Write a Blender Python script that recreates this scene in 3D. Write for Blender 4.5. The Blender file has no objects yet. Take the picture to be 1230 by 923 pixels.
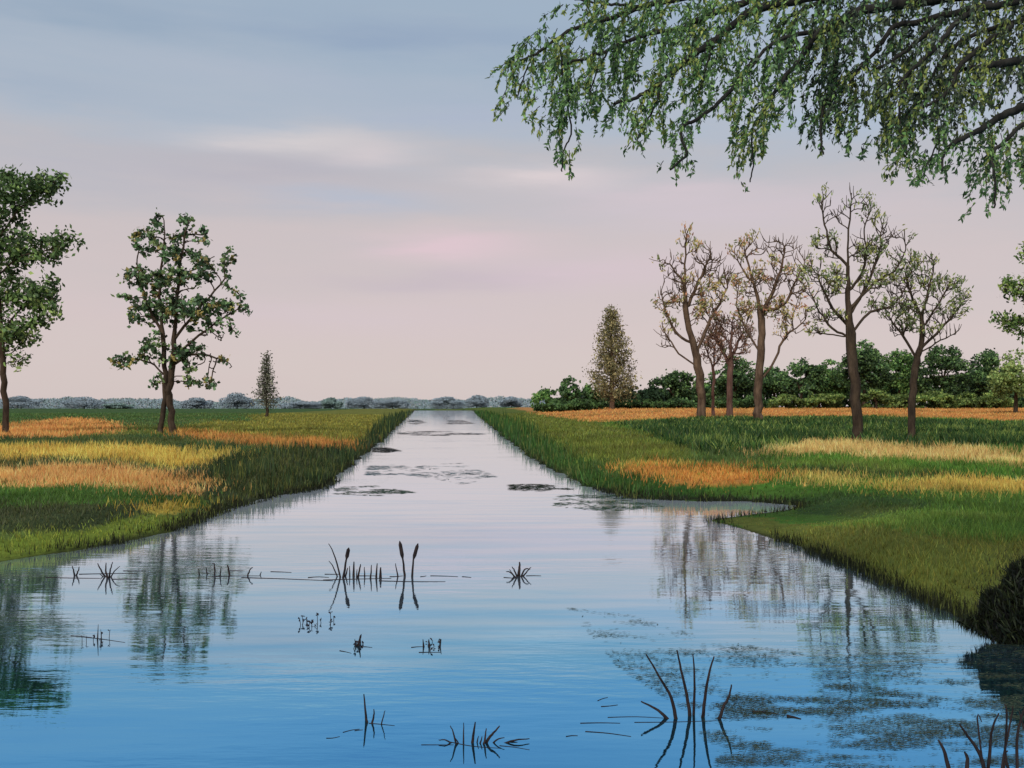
import bpy, math, random
import numpy as np
from mathutils import Vector
rng = np.random.default_rng(7); random.seed(7)
C = bpy.context.scene.collection
scene = bpy.context.scene
F = 1200.0; HZ = 489.0; CX = 615.0; H = 2.5

# ------------------------------------------------------------------ helpers
def lin(c):
    c = np.asarray(c, float)/255.0
    return np.where(c <= .04045, c/12.92, ((c+.055)/1.055)**2.4)
def P(px, py, Y):                       # a surveyed direction and a distance -> place in the world
    return np.array([(px-CX)/F*Y, Y, H-(py-HZ)/F*Y])
def link(o, parent=None):
    C.objects.link(o)
    if parent is not None: o.parent = parent
    return o
def tag(o, label=None, cat=None, group=None, kind=None):
    if label: o['label'] = label
    if cat: o['category'] = cat
    if group: o['group'] = group
    if kind: o['kind'] = kind
    return o
def thing(name, label, cat, loc=(0,0,0), group=None):
    o = bpy.data.objects.new(name, None); o.location = [float(v) for v in loc]; o.empty_display_size = .2
    C.objects.link(o); return tag(o, label, cat, group)
def mesh_obj(name, V, faces_flat, n, mat, parent=None, col=None, smooth=False, origin=None):
    """V (N,3) world coordinates; faces all with n corners"""
    V = np.asarray(V, np.float32)
    if origin is None:
        origin = np.array(parent.location) if parent is not None else np.array([0,0,0.])
    V = V-np.asarray(origin, np.float32)
    me = bpy.data.meshes.new(name)
    me.vertices.add(len(V)); me.vertices.foreach_set('co', V.ravel())
    f = np.asarray(faces_flat, np.int32).ravel()
    me.loops.add(len(f)); me.loops.foreach_set('vertex_index', f)
    nf = len(f)//n
    me.polygons.add(nf)
    me.polygons.foreach_set('loop_start', np.arange(0, nf*n, n, dtype=np.int32))
    me.polygons.foreach_set('loop_total', np.full(nf, n, np.int32))
    if smooth: me.polygons.foreach_set('use_smooth', np.ones(nf, bool))
    me.update(calc_edges=True)
    if col is not None:
        a = me.color_attributes.new('Col', 'FLOAT_COLOR', 'POINT')
        cc = np.ones((len(V), 4), np.float32); cc[:, :3] = col
        a.data.foreach_set('color', cc.ravel())
    me.materials.append(mat); me.validate()
    o = bpy.data.objects.new(name, me); link(o, parent)
    if parent is None: o.location = [float(v) for v in origin]
    return o
def hash2(ix, iy, s):
    v = np.sin(ix*127.1+iy*311.7+s*74.7)*43758.5453
    return v-np.floor(v)
def vnoise(x, y, s=0):
    ix, iy = np.floor(x), np.floor(y); fx, fy = x-ix, y-iy
    fx = fx*fx*(3-2*fx); fy = fy*fy*(3-2*fy)
    a = hash2(ix, iy, s); b = hash2(ix+1, iy, s); c = hash2(ix, iy+1, s); d = hash2(ix+1, iy+1, s)
    return (a*(1-fx)+b*fx)*(1-fy)+(c*(1-fx)+d*fx)*fy
def fbm(x, y, s=0, o=4):
    t = 0; w = .5; n = 0
    for k in range(o):
        t = t+w*vnoise(x, y, s+k*9); n += w; w *= .5; x = x*2.03; y = y*2.03
    return t/n
def inside(poly, x, y):
    r = np.zeros(x.shape, bool); n = len(poly)
    for i in range(n):
        x1, y1 = poly[i]; x2, y2 = poly[(i+1) % n]
        if y1 == y2: continue
        m = ((y1 > y) != (y2 > y)) & (x < (x2-x1)*(y-y1)/(y2-y1)+x1)
        r ^= m
    return r
def segdist(poly, x, y):
    d = np.full(x.shape, 1e9)
    n = len(poly)
    for i in range(n):
        x1, y1 = poly[i]; x2, y2 = poly[(i+1) % n]
        dx, dy = x2-x1, y2-y1
        t = np.clip(((x-x1)*dx+(y-y1)*dy)/(dx*dx+dy*dy+1e-9), 0, 1)
        d = np.minimum(d, np.hypot(x-x1-t*dx, y-y1-t*dy))
    return d
def sst(a, b, x):
    t = np.clip((x-a)/(b-a), 0, 1); return t*t*(3-2*t)

# ------------------------------------------------------------------ materials
def mat_new(name):
    m = bpy.data.materials.new(name); m.use_nodes = True
    nt = m.node_tree; nt.nodes.clear()
    return m, nt, nt.nodes.new('ShaderNodeOutputMaterial')
def N(nt, t, **k):
    n = nt.nodes.new(t)
    for a, v in k.items(): setattr(n, a, v)
    return n
def MATH(nt, op, a, b=None, c=None, clamp=False):
    n = N(nt, 'ShaderNodeMath', operation=op, use_clamp=clamp)
    for i, v in enumerate((a, b, c)):
        if v is None: continue
        if isinstance(v, (int, float)): n.inputs[i].default_value = v
        else: nt.links.new(v, n.inputs[i])
    return n.outputs[0]
def MIX(nt, f, a, b, blend='MIX'):
    n = N(nt, 'ShaderNodeMix', data_type='RGBA', blend_type=blend)
    for i, v in ((0, f), (6, a), (7, b)):
        if isinstance(v, (int, float)): n.inputs[i].default_value = v
        elif isinstance(v, (tuple, list, np.ndarray)): n.inputs[i].default_value = (*[float(q) for q in v[:3]], 1)
        else: nt.links.new(v, n.inputs[i])
    return n.outputs[2]
def ramp(nt, fac, stops, interp='LINEAR'):
    r = N(nt, 'ShaderNodeValToRGB'); r.color_ramp.interpolation = interp
    e = r.color_ramp.elements
    while len(e) < len(stops): e.new(.5)
    for i, (p, c) in enumerate(stops):
        e[i].position = p; e[i].color = (*[float(q) for q in c], 1)
    nt.links.new(fac, r.inputs[0]); return r.outputs[0]

def leaf_material(name, trans=.3, lo=.55, hi=1.35, scale=.9, soft=.35):
    m, nt, out = mat_new(name)
    at = N(nt, 'ShaderNodeAttribute', attribute_name='Col')
    g = N(nt, 'ShaderNodeTexCoord')
    no = N(nt, 'ShaderNodeTexNoise'); no.inputs['Scale'].default_value = scale; no.inputs['Detail'].default_value = 3
    nt.links.new(g.outputs['Object'], no.inputs['Vector'])
    f = MATH(nt, 'MULTIPLY_ADD', no.outputs['Fac'], (hi-lo), lo)
    col = MIX(nt, 1.0, at.outputs['Color'], f, 'MULTIPLY')
    d = N(nt, 'ShaderNodeBsdfDiffuse'); t = N(nt, 'ShaderNodeBsdfTranslucent')
    gl = N(nt, 'ShaderNodeBsdfGlossy'); gl.inputs['Roughness'].default_value = .5
    nt.links.new(col, d.inputs[0]); nt.links.new(col, t.inputs[0])
    gl.inputs[0].default_value = (1, 1, 1, 1)
    # a leaf cluster scatters light more evenly than one flat leaf: lean the shading normal towards the sky
    gn = N(nt, 'ShaderNodeNewGeometry'); vm = N(nt, 'ShaderNodeVectorMath', operation='SCALE'); nt.links.new(gn.outputs['Normal'], vm.inputs[0]); vm.inputs['Scale'].default_value = 1-soft
    va = N(nt, 'ShaderNodeVectorMath', operation='ADD'); nt.links.new(vm.outputs[0], va.inputs[0]); va.inputs[1].default_value = (-soft*.25, -soft*.45, soft*.85)
    vn = N(nt, 'ShaderNodeVectorMath', operation='NORMALIZE'); nt.links.new(va.outputs[0], vn.inputs[0]); nt.links.new(vn.outputs[0], d.inputs['Normal'])
    mx = N(nt, 'ShaderNodeMixShader'); mx.inputs[0].default_value = trans
    nt.links.new(d.outputs[0], mx.inputs[1]); nt.links.new(t.outputs[0], mx.inputs[2])
    m2 = N(nt, 'ShaderNodeMixShader'); m2.inputs[0].default_value = .015
    nt.links.new(mx.outputs[0], m2.inputs[1]); nt.links.new(gl.outputs[0], m2.inputs[2])
    nt.links.new(m2.outputs[0], out.inputs[0]); return m
def bark_material(name, c1, c2, scale=3.0):
    m, nt, out = mat_new(name)
    g = N(nt, 'ShaderNodeTexCoord'); mp = N(nt, 'ShaderNodeMapping'); mp.inputs['Scale'].default_value = (1, 1, .25)
    nt.links.new(g.outputs['Object'], mp.inputs[0])
    no = N(nt, 'ShaderNodeTexNoise'); no.inputs['Scale'].default_value = scale; no.inputs['Detail'].default_value = 6
    no.inputs['Roughness'].default_value = .65
    nt.links.new(mp.outputs[0], no.inputs['Vector'])
    col = ramp(nt, no.outputs['Fac'], [(.3, lin(c1)), (.7, lin(c2))])
    b = N(nt, 'ShaderNodeBsdfPrincipled'); b.inputs['Roughness'].default_value = .9
    b.inputs['Specular IOR Level'].default_value = .15
    bp = N(nt, 'ShaderNodeBump'); bp.inputs['Strength'].default_value = .7; bp.inputs['Distance'].default_value = .06
    nt.links.new(no.outputs['Fac'], bp.inputs['Height'])
    nt.links.new(col, b.inputs['Base Color']); nt.links.new(bp.outputs[0], b.inputs['Normal'])
    nt.links.new(b.outputs[0], out.inputs[0]); return m
M_leaf = leaf_material('leaf_tissue', soft=.45)
M_grass = leaf_material('grass_blades', .25, .7, 1.25, .35, 0.2)
M_far = leaf_material('haze_tinted_foliage', .1, .95, 1.05, .02, .92)
M_bark = bark_material('dark_bark', (40, 33, 28), (96, 80, 64))
M_bark_light = bark_material('weathered_bark', (58, 42, 34), (134, 108, 86), 2.0)
M_bark_red = bark_material('reddish_bark', (78, 52, 45), (140, 105, 92), 2.0)
M_limb = bark_material('willow_bark', (28, 26, 24), (66, 62, 54), 9.0)
M_stem = bark_material('dead_reed_stem', (26, 22, 24), (70, 56, 52), 20.0)

# ------------------------------------------------------------------ terrain
def W(px, py):
    Y = F*H/(py-HZ); return ((px-CX)/F*Y, Y)
water_poly = [W(*p) for p in [(0,676),(60,666),(130,655),(200,640),(240,626),(280,610),(330,596),(388,587),(404,575),(432,551),(460,528),(480,510),(493,498),(499,493.2),
   (567,493.2),(572,498),(585,509),(612,531),(650,558),(700,584),(760,599),(838,602),(900,602.5),(962,608),(945,613),(900,618),(850,625),(900,639),(960,657),(1020,681),(1090,713),(1160,744),(1230,772)]]
water_poly += [(7.6,8.7),(12,4),(20,-8),(-40,-12),(-40,14),(-22,15.2),(-12,15.8)]
def height(x, y):
    spit = sst(0, 3.5, np.hypot(x-5.2, (y-22.4)*.8)-1.2)
    wob = (fbm(x*1.1, y*1.1, 3)-.5)*np.clip(y*.024, .3, 1.8)*(.25+.75*spit)
    d = segdist(water_poly, x, y); s = np.where(inside(water_poly, x, y), -d, d)+wob*.8
    wd = np.clip(y*.035, .9, 5)
    up = .05*sst(0, .25, s)+.40*sst(0, 1, s/wd/1.6)
    up = up*(.14+.86*spit)      # the low spit beside the inlet
    h = np.where(s > 0, up, np.maximum(s*.5, -.6))
    land = sst(.2, 2.5, s)
    h = h+land*spit*(.16*(fbm(x*.22, y*.22, 11)-.5)+.05*(fbm(x*1.3, y*1.3, 12)-.5))
    cx_right = x+.071*y
    h = h+1.62*sst(8, 45, cx_right)*sst(75, 250, y)*land      # the fields rise towards the wood on the right
    h = h+.35*sst(-15, -45, cx_right)*sst(60, 220, y)*land
    return h
# painted ground: what grows where (regions surveyed on the ground, colour of each, shade put in for some)
REG = [
 ([(-900,480),(520,480),(520,505),(300,512),(-900,512)], (60,84,46)),
 ([(200,520),(260,503),(330,496),(505,488),(503,494),(480,512),(450,536),(425,552),(330,530),(215,524)], (104,104,46)),
 ([(-300,498),(0,494),(300,496),(300,506),(0,504),(-300,506)], (58,84,44)),
 ([(-400,512),(0,512),(40,507),(95,502),(140,508),(150,519),(70,527),(-400,530)], (178,122,70)),
 ([(-900,528),(90,526),(230,521),(340,533),(320,546),(-900,541)], (46,68,38)),
 ([(205,516),(330,526),(440,532),(468,512),(452,538),(425,556),(400,548),(300,536),(210,524)], (146,104,55)),
 ([(-900,541),(100,539),(250,542),(312,547),(290,558),(245,562),(170,559),(120,552),(-900,557)], (172, 144, 70)),
 ([(-900,556),(60,552),(130,556),(200,562),(260,566),(255,578),(190,573),(130,563),(-900,567)], (56,66,40)),
 ([(-900,567),(20,564),(60,561),(160,564),(230,575),(262,583),(258,596),(190,592),(100,584),(-900,580)], (174, 128, 78)),
 ([(-900,580),(100,584),(190,593),(262,598),(280,604),(200,613),(-900,613)], (62,90,38)),
 ([(-900,612),(180,607),(172,622),(80,638),(-900,652)], (52, 60, 36)),  # grass in shadow, the shadow painted into its colour
 ([(172,609),(200,602),(238,604),(222,617),(180,619)], (164,142,62)),
 ([(-900,650),(0,648),(100,637),(180,621),(236,621),(210,640),(130,657),(0,675),(-900,690)], (100,112,44)),
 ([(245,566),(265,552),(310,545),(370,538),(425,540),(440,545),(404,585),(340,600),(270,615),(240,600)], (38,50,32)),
 ([(385,600),(505,489),(499,489),(425,548),(380,572)], (50,66,36)),
 # right side
 ([(560,480),(1900,480),(1900,640),(760,640),(560,495)], (64,96,36)),
 ([(600,491),(660,487),(1900,484),(1900,508),(1230,506),(1050,500),(930,501),(800,503),(722,508),(660,500)], (176, 122, 70)),
 ([(562,489),(612,490),(662,500),(722,509),(790,522),(830,548),(835,562),(760,570),(700,556),(640,524),(575,496)], (84, 95, 40)),
 ([(750,508),(850,503),(930,504),(1050,502),(1230,511),(1900,514),(1900,545),(1230,541),(1100,541),(1000,533),(900,547),(835,548),(780,527)], (50,76,34)),
 ([(820,540),(900,543),(940,560),(900,566),(830,562)], (60,80,40)),
 ([(918,545),(950,535),(1020,530),(1080,537),(1110,541),(1180,539),(1230,551),(1300,560),(1300,566),(1230,562),(1150,553),(1080,554),(1010,546),(940,549)], (166,140,88)),
 ([(905,545),(930,542),(934,547),(912,549)], (160,135,85)),
 ([(930,565),(1000,561),(1090,569),(1230,574),(1500,576),(1500,584),(1080,579),(1030,572),(940,571)], (40,60,30)),
 ([(745,565),(790,557),(822,567),(900,565),(924,569),(920,580),(840,583),(765,580)], (196, 124, 62)),
 ([(940,571),(980,570),(1034,574),(1030,585),(965,583)], (180, 154, 84)),
 ([(1046,583),(1130,576),(1175,574),(1230,580),(1500,584),(1500,602),(1230,597),(1130,591),(1062,589)], (176, 146, 74)),
 ([(560,491),(577,494),(640,520),(700,550),(760,568),(835,585),(1000,590),(950,606),(838,603),(760,601),(700,587),(640,556),(600,524),(566,496)], (46,72,30)),
 ([(830,586),(1500,600),(1500,640),(1100,640),(850,610)], (62,88,36)),
 ([(1000,590),(1110,597),(1120,615),(1080,625),(960,615),(940,600)], (48,68,34)),
 ([(720,598),(840,596),(955,600),(980,608),(940,608),(840,604),(760,602)], (34,46,26)),
 ([(840,616),(960,628),(1090,634),(1230,650),(1900,660),(1900,900),(1230,740),(1170,738),(1090,712),(1000,672)], (88,94,42)),
 ([(1100,610),(1230,618),(1500,620),(1500,655),(1180,650),(1080,640),(1000,628)], (70, 96, 40)),
 ([(1165,735),(1190,705),(1225,672),(1300,640),(1900,600),(1900,1200),(1230,800)], (34,34,26)),  # shaded slope by the water, its shade put into the ground colour
]
def ground_col(x, y, z, jit=True, dith=0):
    Y = np.maximum(y, 1.0)
    px = CX+F*x/Y; py = HZ+F*(H-z)/Y
    if jit:
        px = px+(fbm(x*.9, y*.5, 21)-.5)*26+(fbm(x*4, y*2, 22)-.5)*14
        py = py+((fbm(x*.7, y*.4, 23)-.5)*9+(fbm(x*4, y*2, 24)-.5)*6)*sst(489, 560, py)+(fbm(px*.05, py*.3, 25)-.5)*3
    if dith:
        k = sst(489, 600, py)
        px = px+rng.normal(0, 18*dith, x.shape)*(.4+k); py = py+rng.normal(0, 2.6*dith, x.shape)*(.35+k)
    c = np.zeros(x.shape+(3,)); c[:] = lin((84, 96, 46))
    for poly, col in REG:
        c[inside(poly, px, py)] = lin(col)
    t = (fbm(x*.5, y*.35, 31)-.5)[..., None]
    c = c*(1+t*.9)
    t2 = sst(.5, .7, fbm(x*.25, y*.12, 33))[..., None]*.35      # yellowish drift in the greens
    green = (c[..., 1:2] > c[..., 0:1])
    c = np.where(green, c*(1-t2)+np.array([[.12, .12, .03]])*t2*.9, c)
    dry_ = c[..., 0:1] > c[..., 1:2]*1.12
    t3 = sst(.52, .68, fbm(x*.16, y*.09, 35))[..., None]*.42
    c = np.where(dry_, c*(1-t3)+lin((66, 88, 42))*t3, c)
    return np.clip(c, .008, .8)

nr, nc = 760, 1100
ys = np.exp(np.linspace(math.log(5.0), math.log(5200.), nr))
us = np.linspace(-1.5, 1.5, nc)
US, YS = np.meshgrid(us, ys)
XS = US*(YS+8)
ZS = height(XS, YS)
sd = segdist(water_poly, XS, YS)
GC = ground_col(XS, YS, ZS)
edge = sst(1.0, 0.0, sd/np.clip(YS*.012, .2, 2.5))[..., None]          # ground colour darkens by the water
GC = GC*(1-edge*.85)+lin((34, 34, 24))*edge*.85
idx = np.arange(nr*nc).reshape(nr, nc)
fc = np.stack([idx[:-1, :-1], idx[:-1, 1:], idx[1:, 1:], idx[1:, :-1]], -1).reshape(-1, 4)
mg, nt, out = mat_new('meadow_soil')
at = N(nt, 'ShaderNodeAttribute', attribute_name='Col')
g = N(nt, 'ShaderNodeTexCoord')
n1 = N(nt, 'ShaderNodeTexNoise'); n1.inputs['Scale'].default_value = 5; n1.inputs['Detail'].default_value = 8
n2 = N(nt, 'ShaderNodeTexNoise'); n2.inputs['Scale'].default_value = .3; n2.inputs['Detail'].default_value = 4
nt.links.new(g.outputs['Object'], n1.inputs['Vector']); nt.links.new(g.outputs['Object'], n2.inputs['Vector'])
c1 = MIX(nt, 1., at.outputs['Color'], MATH(nt, 'MULTIPLY_ADD', n1.outputs['Fac'], 1.4, .5), 'MULTIPLY')
c2 = MIX(nt, 1., c1, MATH(nt, 'MULTIPLY_ADD', n2.outputs['Fac'], .6, .7), 'MULTIPLY')
b = N(nt, 'ShaderNodeBsdfPrincipled'); b.inputs['Roughness'].default_value = 1; b.inputs['Specular IOR Level'].default_value = 0.05
bp = N(nt, 'ShaderNodeBump'); bp.inputs['Strength'].default_value = .8; bp.inputs['Distance'].default_value = .08
nt.links.new(n1.outputs['Fac'], bp.inputs['Height']); nt.links.new(bp.outputs[0], b.inputs['Normal'])
nt.links.new(c2, b.inputs['Base Color']); nt.links.new(b.outputs[0], out.inputs[0])
V = np.stack([XS, YS, ZS], -1).reshape(-1, 3)
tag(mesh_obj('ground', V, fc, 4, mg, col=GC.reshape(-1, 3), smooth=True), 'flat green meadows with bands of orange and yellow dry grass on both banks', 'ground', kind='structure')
# pond bed and surroundings beyond the surveyed fields
mb, nt, out = mat_new('mud')
b = N(nt, 'ShaderNodeBsdfPrincipled'); b.inputs['Roughness'].default_value = 1
nn = N(nt, 'ShaderNodeTexNoise'); nn.inputs['Scale'].default_value = .4
nt.links.new(ramp(nt, nn.outputs['Fac'], [(.3, lin((50, 66, 36))), (.7, lin((80, 92, 48)))]), b.inputs['Base Color'])
nt.links.new(b.outputs[0], out.inputs[0])
S = 9000
tag(mesh_obj('terrain', [(-S,-S,-.75),(S,-S,-.75),(S,S,-.75),(-S,S,-.75)], [0,1,2,3], 4, mb), 'low plain under the meadows reaching the horizon', 'ground', kind='structure')

def gz(x, y): return float(height(np.array([float(x)]), np.array([float(y)]))[0])
def hit(px, py, far=3000):
    Y = np.exp(np.linspace(math.log(6), math.log(far), 4000))
    x = (px-CX)/F*Y; z = H-(py-HZ)/F*Y
    below = np.maximum(height(x, Y), 0) >= z
    i = int(np.argmax(below)) if below.any() else len(Y)-1
    return np.array([x[i], Y[i], max(float(height(x[i:i+1], Y[i:i+1])[0]), 0.)])

# ------------------------------------------------------------------ water
mw, nt, out = mat_new('still_water')
g = N(nt, 'ShaderNodeTexCoord')
def stretched(sx, sy, scale, detail=3, off=0):
    mp = N(nt, 'ShaderNodeMapping'); mp.inputs['Scale'].default_value = (sx, sy, 1); mp.inputs['Location'].default_value = (off, off*.7, 0)
    nt.links.new(g.outputs['Object'], mp.inputs[0])
    n = N(nt, 'ShaderNodeTexNoise'); n.inputs['Scale'].default_value = scale; n.inputs['Detail'].default_value = detail
    nt.links.new(mp.outputs[0], n.inputs['Vector']); return n.outputs['Fac']
big = stretched(.12, .3, 1.0, 3, 4)                 # where the breeze touches the surface
mask = N(nt, 'ShaderNodeMapRange'); mask.inputs['From Min'].default_value = .48; mask.inputs['From Max'].default_value = .66
nt.links.new(big, mask.inputs['Value'])
fine = stretched(1.6, 5.5, 1.0, 4)
swell = stretched(.5, 1.3, 1.0, 2, 9)
hgt = MATH(nt, 'ADD', MATH(nt, 'MULTIPLY', fine, MATH(nt, 'MULTIPLY_ADD', mask.outputs[0], .0045, .0013)), MATH(nt, 'MULTIPLY', swell, .0026))
bp = N(nt, 'ShaderNodeBump'); bp.inputs['Strength'].default_value = 1; bp.inputs['Distance'].default_value = 1.0
nt.links.new(hgt, bp.inputs['Height'])
geo = N(nt, 'ShaderNodeNewGeometry')
dt = N(nt, 'ShaderNodeVectorMath', operation='DOT_PRODUCT')
nt.links.new(geo.outputs['Incoming'], dt.inputs[0]); nt.links.new(bp.outputs[0], dt.inputs[1])
cosv = MATH(nt, 'MAXIMUM', dt.outputs['Value'], 0.0)
streak = stretched(.25, 1.5, 1.0, 4, 2)
cosj = MATH(nt, 'MAXIMUM', MATH(nt, 'ADD', cosv, MATH(nt, 'MULTIPLY', MATH(nt, 'SUBTRACT', streak, .5), .17)), 0.0)
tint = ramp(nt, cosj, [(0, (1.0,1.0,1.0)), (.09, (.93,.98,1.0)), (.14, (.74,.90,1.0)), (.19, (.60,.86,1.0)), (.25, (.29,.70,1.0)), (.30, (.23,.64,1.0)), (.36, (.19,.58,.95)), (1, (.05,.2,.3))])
gl = N(nt, 'ShaderNodeBsdfGlossy'); gl.inputs['Roughness'].default_value = .015
nt.links.new(tint, gl.inputs[0]); nt.links.new(bp.outputs[0], gl.inputs['Normal'])
df = N(nt, 'ShaderNodeBsdfDiffuse'); nt.links.new(ramp(nt, cosv, [(0, (.80,.80,.83)), (.10, (.74,.78,.83)), (.16, (.30,.38,.46)), (.24, (.03,.085,.11)), (1, (.02,.07,.08))]), df.inputs[0])  # whitish at grazing view: far-water brightness put into the diffuse colour
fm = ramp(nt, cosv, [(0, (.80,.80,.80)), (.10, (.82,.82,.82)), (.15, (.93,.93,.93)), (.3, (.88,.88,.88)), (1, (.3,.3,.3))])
mx = N(nt, 'ShaderNodeMixShader')
nt.links.new(fm, mx.inputs[0]); nt.links.new(df.outputs[0], mx.inputs[1]); nt.links.new(gl.outputs[0], mx.inputs[2])
nt.links.new(mx.outputs[0], out.inputs[0])
tag(mesh_obj('water', [(-120,-30,0),(120,-30,0),(120,900,0),(-120,900,0)], [0,1,2,3], 4, mw), 'calm blue pond narrowing into a straight canal that reflects the sky', 'water', kind='structure')

# ------------------------------------------------------------------ grass
def blades(name, pos, hgt_, wid, col, lean, label, cat):
    n = len(pos)
    a = rng.uniform(0, math.tau, n); ca, sa = np.cos(a), np.sin(a)
    side = np.stack([ca, sa*.5, np.zeros(n)], -1)*wid[:, None]*.5
    tipd = np.stack([rng.normal(0, lean, n), rng.normal(0, lean, n), np.ones(n)], -1)
    tip = pos+tipd*hgt_[:, None]
    Vv = np.stack([pos-side, pos+side, tip], 1).reshape(-1, 3)
    cc = np.stack([col*.75, col*.75, col*1.25], 1).reshape(-1, 3)
    o = mesh_obj(name, Vv, np.arange(3*n), 3, M_grass, col=np.clip(cc, 0, .9))
    return tag(o, label, cat, kind='stuff')
def sample_ground(n, y0, y1, u0=-.62, u1=.62):
    Y = np.exp(rng.uniform(math.log(y0), math.log(y1), n)); u = rng.uniform(u0, u1, n)
    X = u*Y; Z = height(X, Y)
    k = Z > .02
    return np.stack([X[k], Y[k], Z[k]], -1)
def grasses():
    p = np.concatenate([sample_ground(300000, 9, 260), sample_ground(160000, 9, 60)])
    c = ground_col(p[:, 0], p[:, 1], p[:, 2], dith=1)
    d = segdist(water_poly, p[:, 0], p[:, 1])
    n = len(p)
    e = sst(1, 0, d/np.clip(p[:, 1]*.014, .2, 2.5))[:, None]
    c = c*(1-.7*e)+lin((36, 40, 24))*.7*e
    dry = c[:, 0] > c[:, 1]*1.12
    c = c*(.55+.9*fbm(p[:, 0]*.9, p[:, 1]*.5, 45))[:, None]*rng.lognormal(0, .30, n)[:, None]*np.stack([rng.normal(1, .1, n), np.ones(n), np.ones(n)], -1)
    px = CX+F*p[:, 0]/p[:, 1]; py = HZ+F*(H-p[:, 2])/p[:, 1]
    h = rng.uniform(.05, .16, n)*(1+.6*(fbm(p[:, 0]*.6, p[:, 1]*.6, 41)-.3))
    h = np.where(dry, h*1.25, h)*np.clip(p[:, 1]/26, .75, 1.7)*(.5+1.1*fbm(p[:, 0]*1.7, p[:, 1]*.8, 43))
    h = h*(.25+.75*sst(0, 3.0, np.hypot(p[:, 0]-5.4, (p[:, 1]-22.6)*.8)-1.5))
    w = np.maximum(.007, p[:, 1]*.0011)
    c = c*1.75*np.array([1.1, 1.0, .9])
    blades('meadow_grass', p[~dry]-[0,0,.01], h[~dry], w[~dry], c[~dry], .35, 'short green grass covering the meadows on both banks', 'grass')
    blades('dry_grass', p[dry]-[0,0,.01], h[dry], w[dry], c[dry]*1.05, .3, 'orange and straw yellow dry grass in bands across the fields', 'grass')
    # reeds and sedge lining the water
    p = sample_ground(220000, 12, 420)
    d = segdist(water_poly, p[:, 0], p[:, 1]); py = HZ+F*(H-p[:, 2])/p[:, 1]; px = CX+F*p[:, 0]/p[:, 1]
    far = p[:, 1] > 27
    rt = far & (px > 560) & (px < 960) & (d < np.clip(p[:, 1]*.035, .5, 5)*rng.uniform(.2, 1, len(p)))
    lf = far & (px < 505) & ((d < np.clip(p[:, 1]*.02, .3, 4)*rng.uniform(.2, 1, len(p))) | inside([(250,562),(300,546),(370,540),(430,540),(404,590),(330,602),(255,596)], px, py))
    near = (~far) & (px > 845) & (d < .35*rng.uniform(.1, 1, len(p)))
    nearl = (~far) & (px < 400) & (d < .45*rng.uniform(.1, 1, len(p)))
    k = (rt | lf | near | nearl)
    e_ = []
    for (x1, y1), (x2, y2) in zip(water_poly[:-7], water_poly[1:-6]):
        if min(y1, y2) > 80 or max(y1, y2) > 300: continue
        L_ = math.hypot(x2-x1, y2-y1); m_ = int(L_*260*20/max(y1, y2)); t_ = rng.random(m_)
        xx = x1+(x2-x1)*t_+rng.normal(0, .006*max(y1, y2), m_); yy = y1+(y2-y1)*t_+rng.normal(0, .01*max(y1, y2), m_)
        zz = height(xx, yy); kk = (zz > -.12) & (zz < .16) & (fbm(xx*1.3, yy*.9, 58) > .38); e_.append(np.stack([xx, yy, np.maximum(zz, -.02)], -1)[kk])
    e_ = np.concatenate(e_); e_ = e_[(e_[:, 1] < 34) & ((np.hypot(e_[:, 0]-5.6, (e_[:, 1]-23.2)*.8) > 2.4) | (rng.random(len(e_)) < .3))]
    k &= np.hypot(p[:, 0]-5.4, (p[:, 1]-22.6)*.8) > 2.6
    p = np.concatenate([p[k], e_]); px = np.concatenate([px[k], CX+F*e_[:, 0]/e_[:, 1]]); far = np.concatenate([far[k], np.zeros(len(e_), bool)])
    k = np.ones(len(p), bool); q = p; n = len(q)
    base = np.where((px[k] < 505)[:, None], lin((50, 66, 36)), lin((54, 84, 34)))*(.6+.9*fbm(q[:, 0]*.5, q[:, 1]*.12, 47))[:, None]
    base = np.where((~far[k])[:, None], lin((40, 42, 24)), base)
    c = base*rng.lognormal(0, .4, n)[:, None]
    yel = rng.random(n) < .12; c[yel] = lin((120, 125, 60))*rng.uniform(.6, 1.1, yel.sum())[:, None]
    h = np.where(far[k], rng.uniform(.2, .75, n)*np.clip(q[:, 1]/50, .7, 2)*(.4+1.2*fbm(q[:, 0]*.7, q[:, 1]*.2, 48)), rng.uniform(.04, .22, n))
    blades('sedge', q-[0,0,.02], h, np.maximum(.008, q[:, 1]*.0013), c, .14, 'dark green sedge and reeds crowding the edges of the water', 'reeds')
    # rough scrub under the right hand trees
    u = rng.uniform(.1, .6, 60000); Y = np.exp(rng.uniform(math.log(45), math.log(150), 60000)); X = u*Y; Z = height(X, Y)
    py = HZ+F*(H-Z)/Y; px = CX+F*X/Y
    k = inside([(745,510),(850,503),(1050,503),(1290,512),(1290,538),(1100,538),(1000,530),(900,545),(835,545),(780,524)], px+(fbm(X*.3, Y*.2, 51)-.5)*40, py) & (fbm(X*.35, Y*.25, 52) > .42)
    q = np.stack([X, Y, Z], -1)[k]; n = len(q)
    mm = fbm(q[:, 0]*.3, q[:, 1]*.15, 53, 4)
    c = np.where((rng.random(n) < .15+1.6*np.clip(mm-.45, 0, .4))[:, None], lin((112, 126, 60)), lin((52, 80, 38)))*(.5+mm)[:, None]*rng.lognormal(0, .35, n)[:, None]
    blades('rough_herbage', q, rng.uniform(.25, .7, n), q[:, 1]*.0022, c, .4, 'dark green rough herbage around the trunks on the right bank', 'undergrowth')
grasses()

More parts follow.
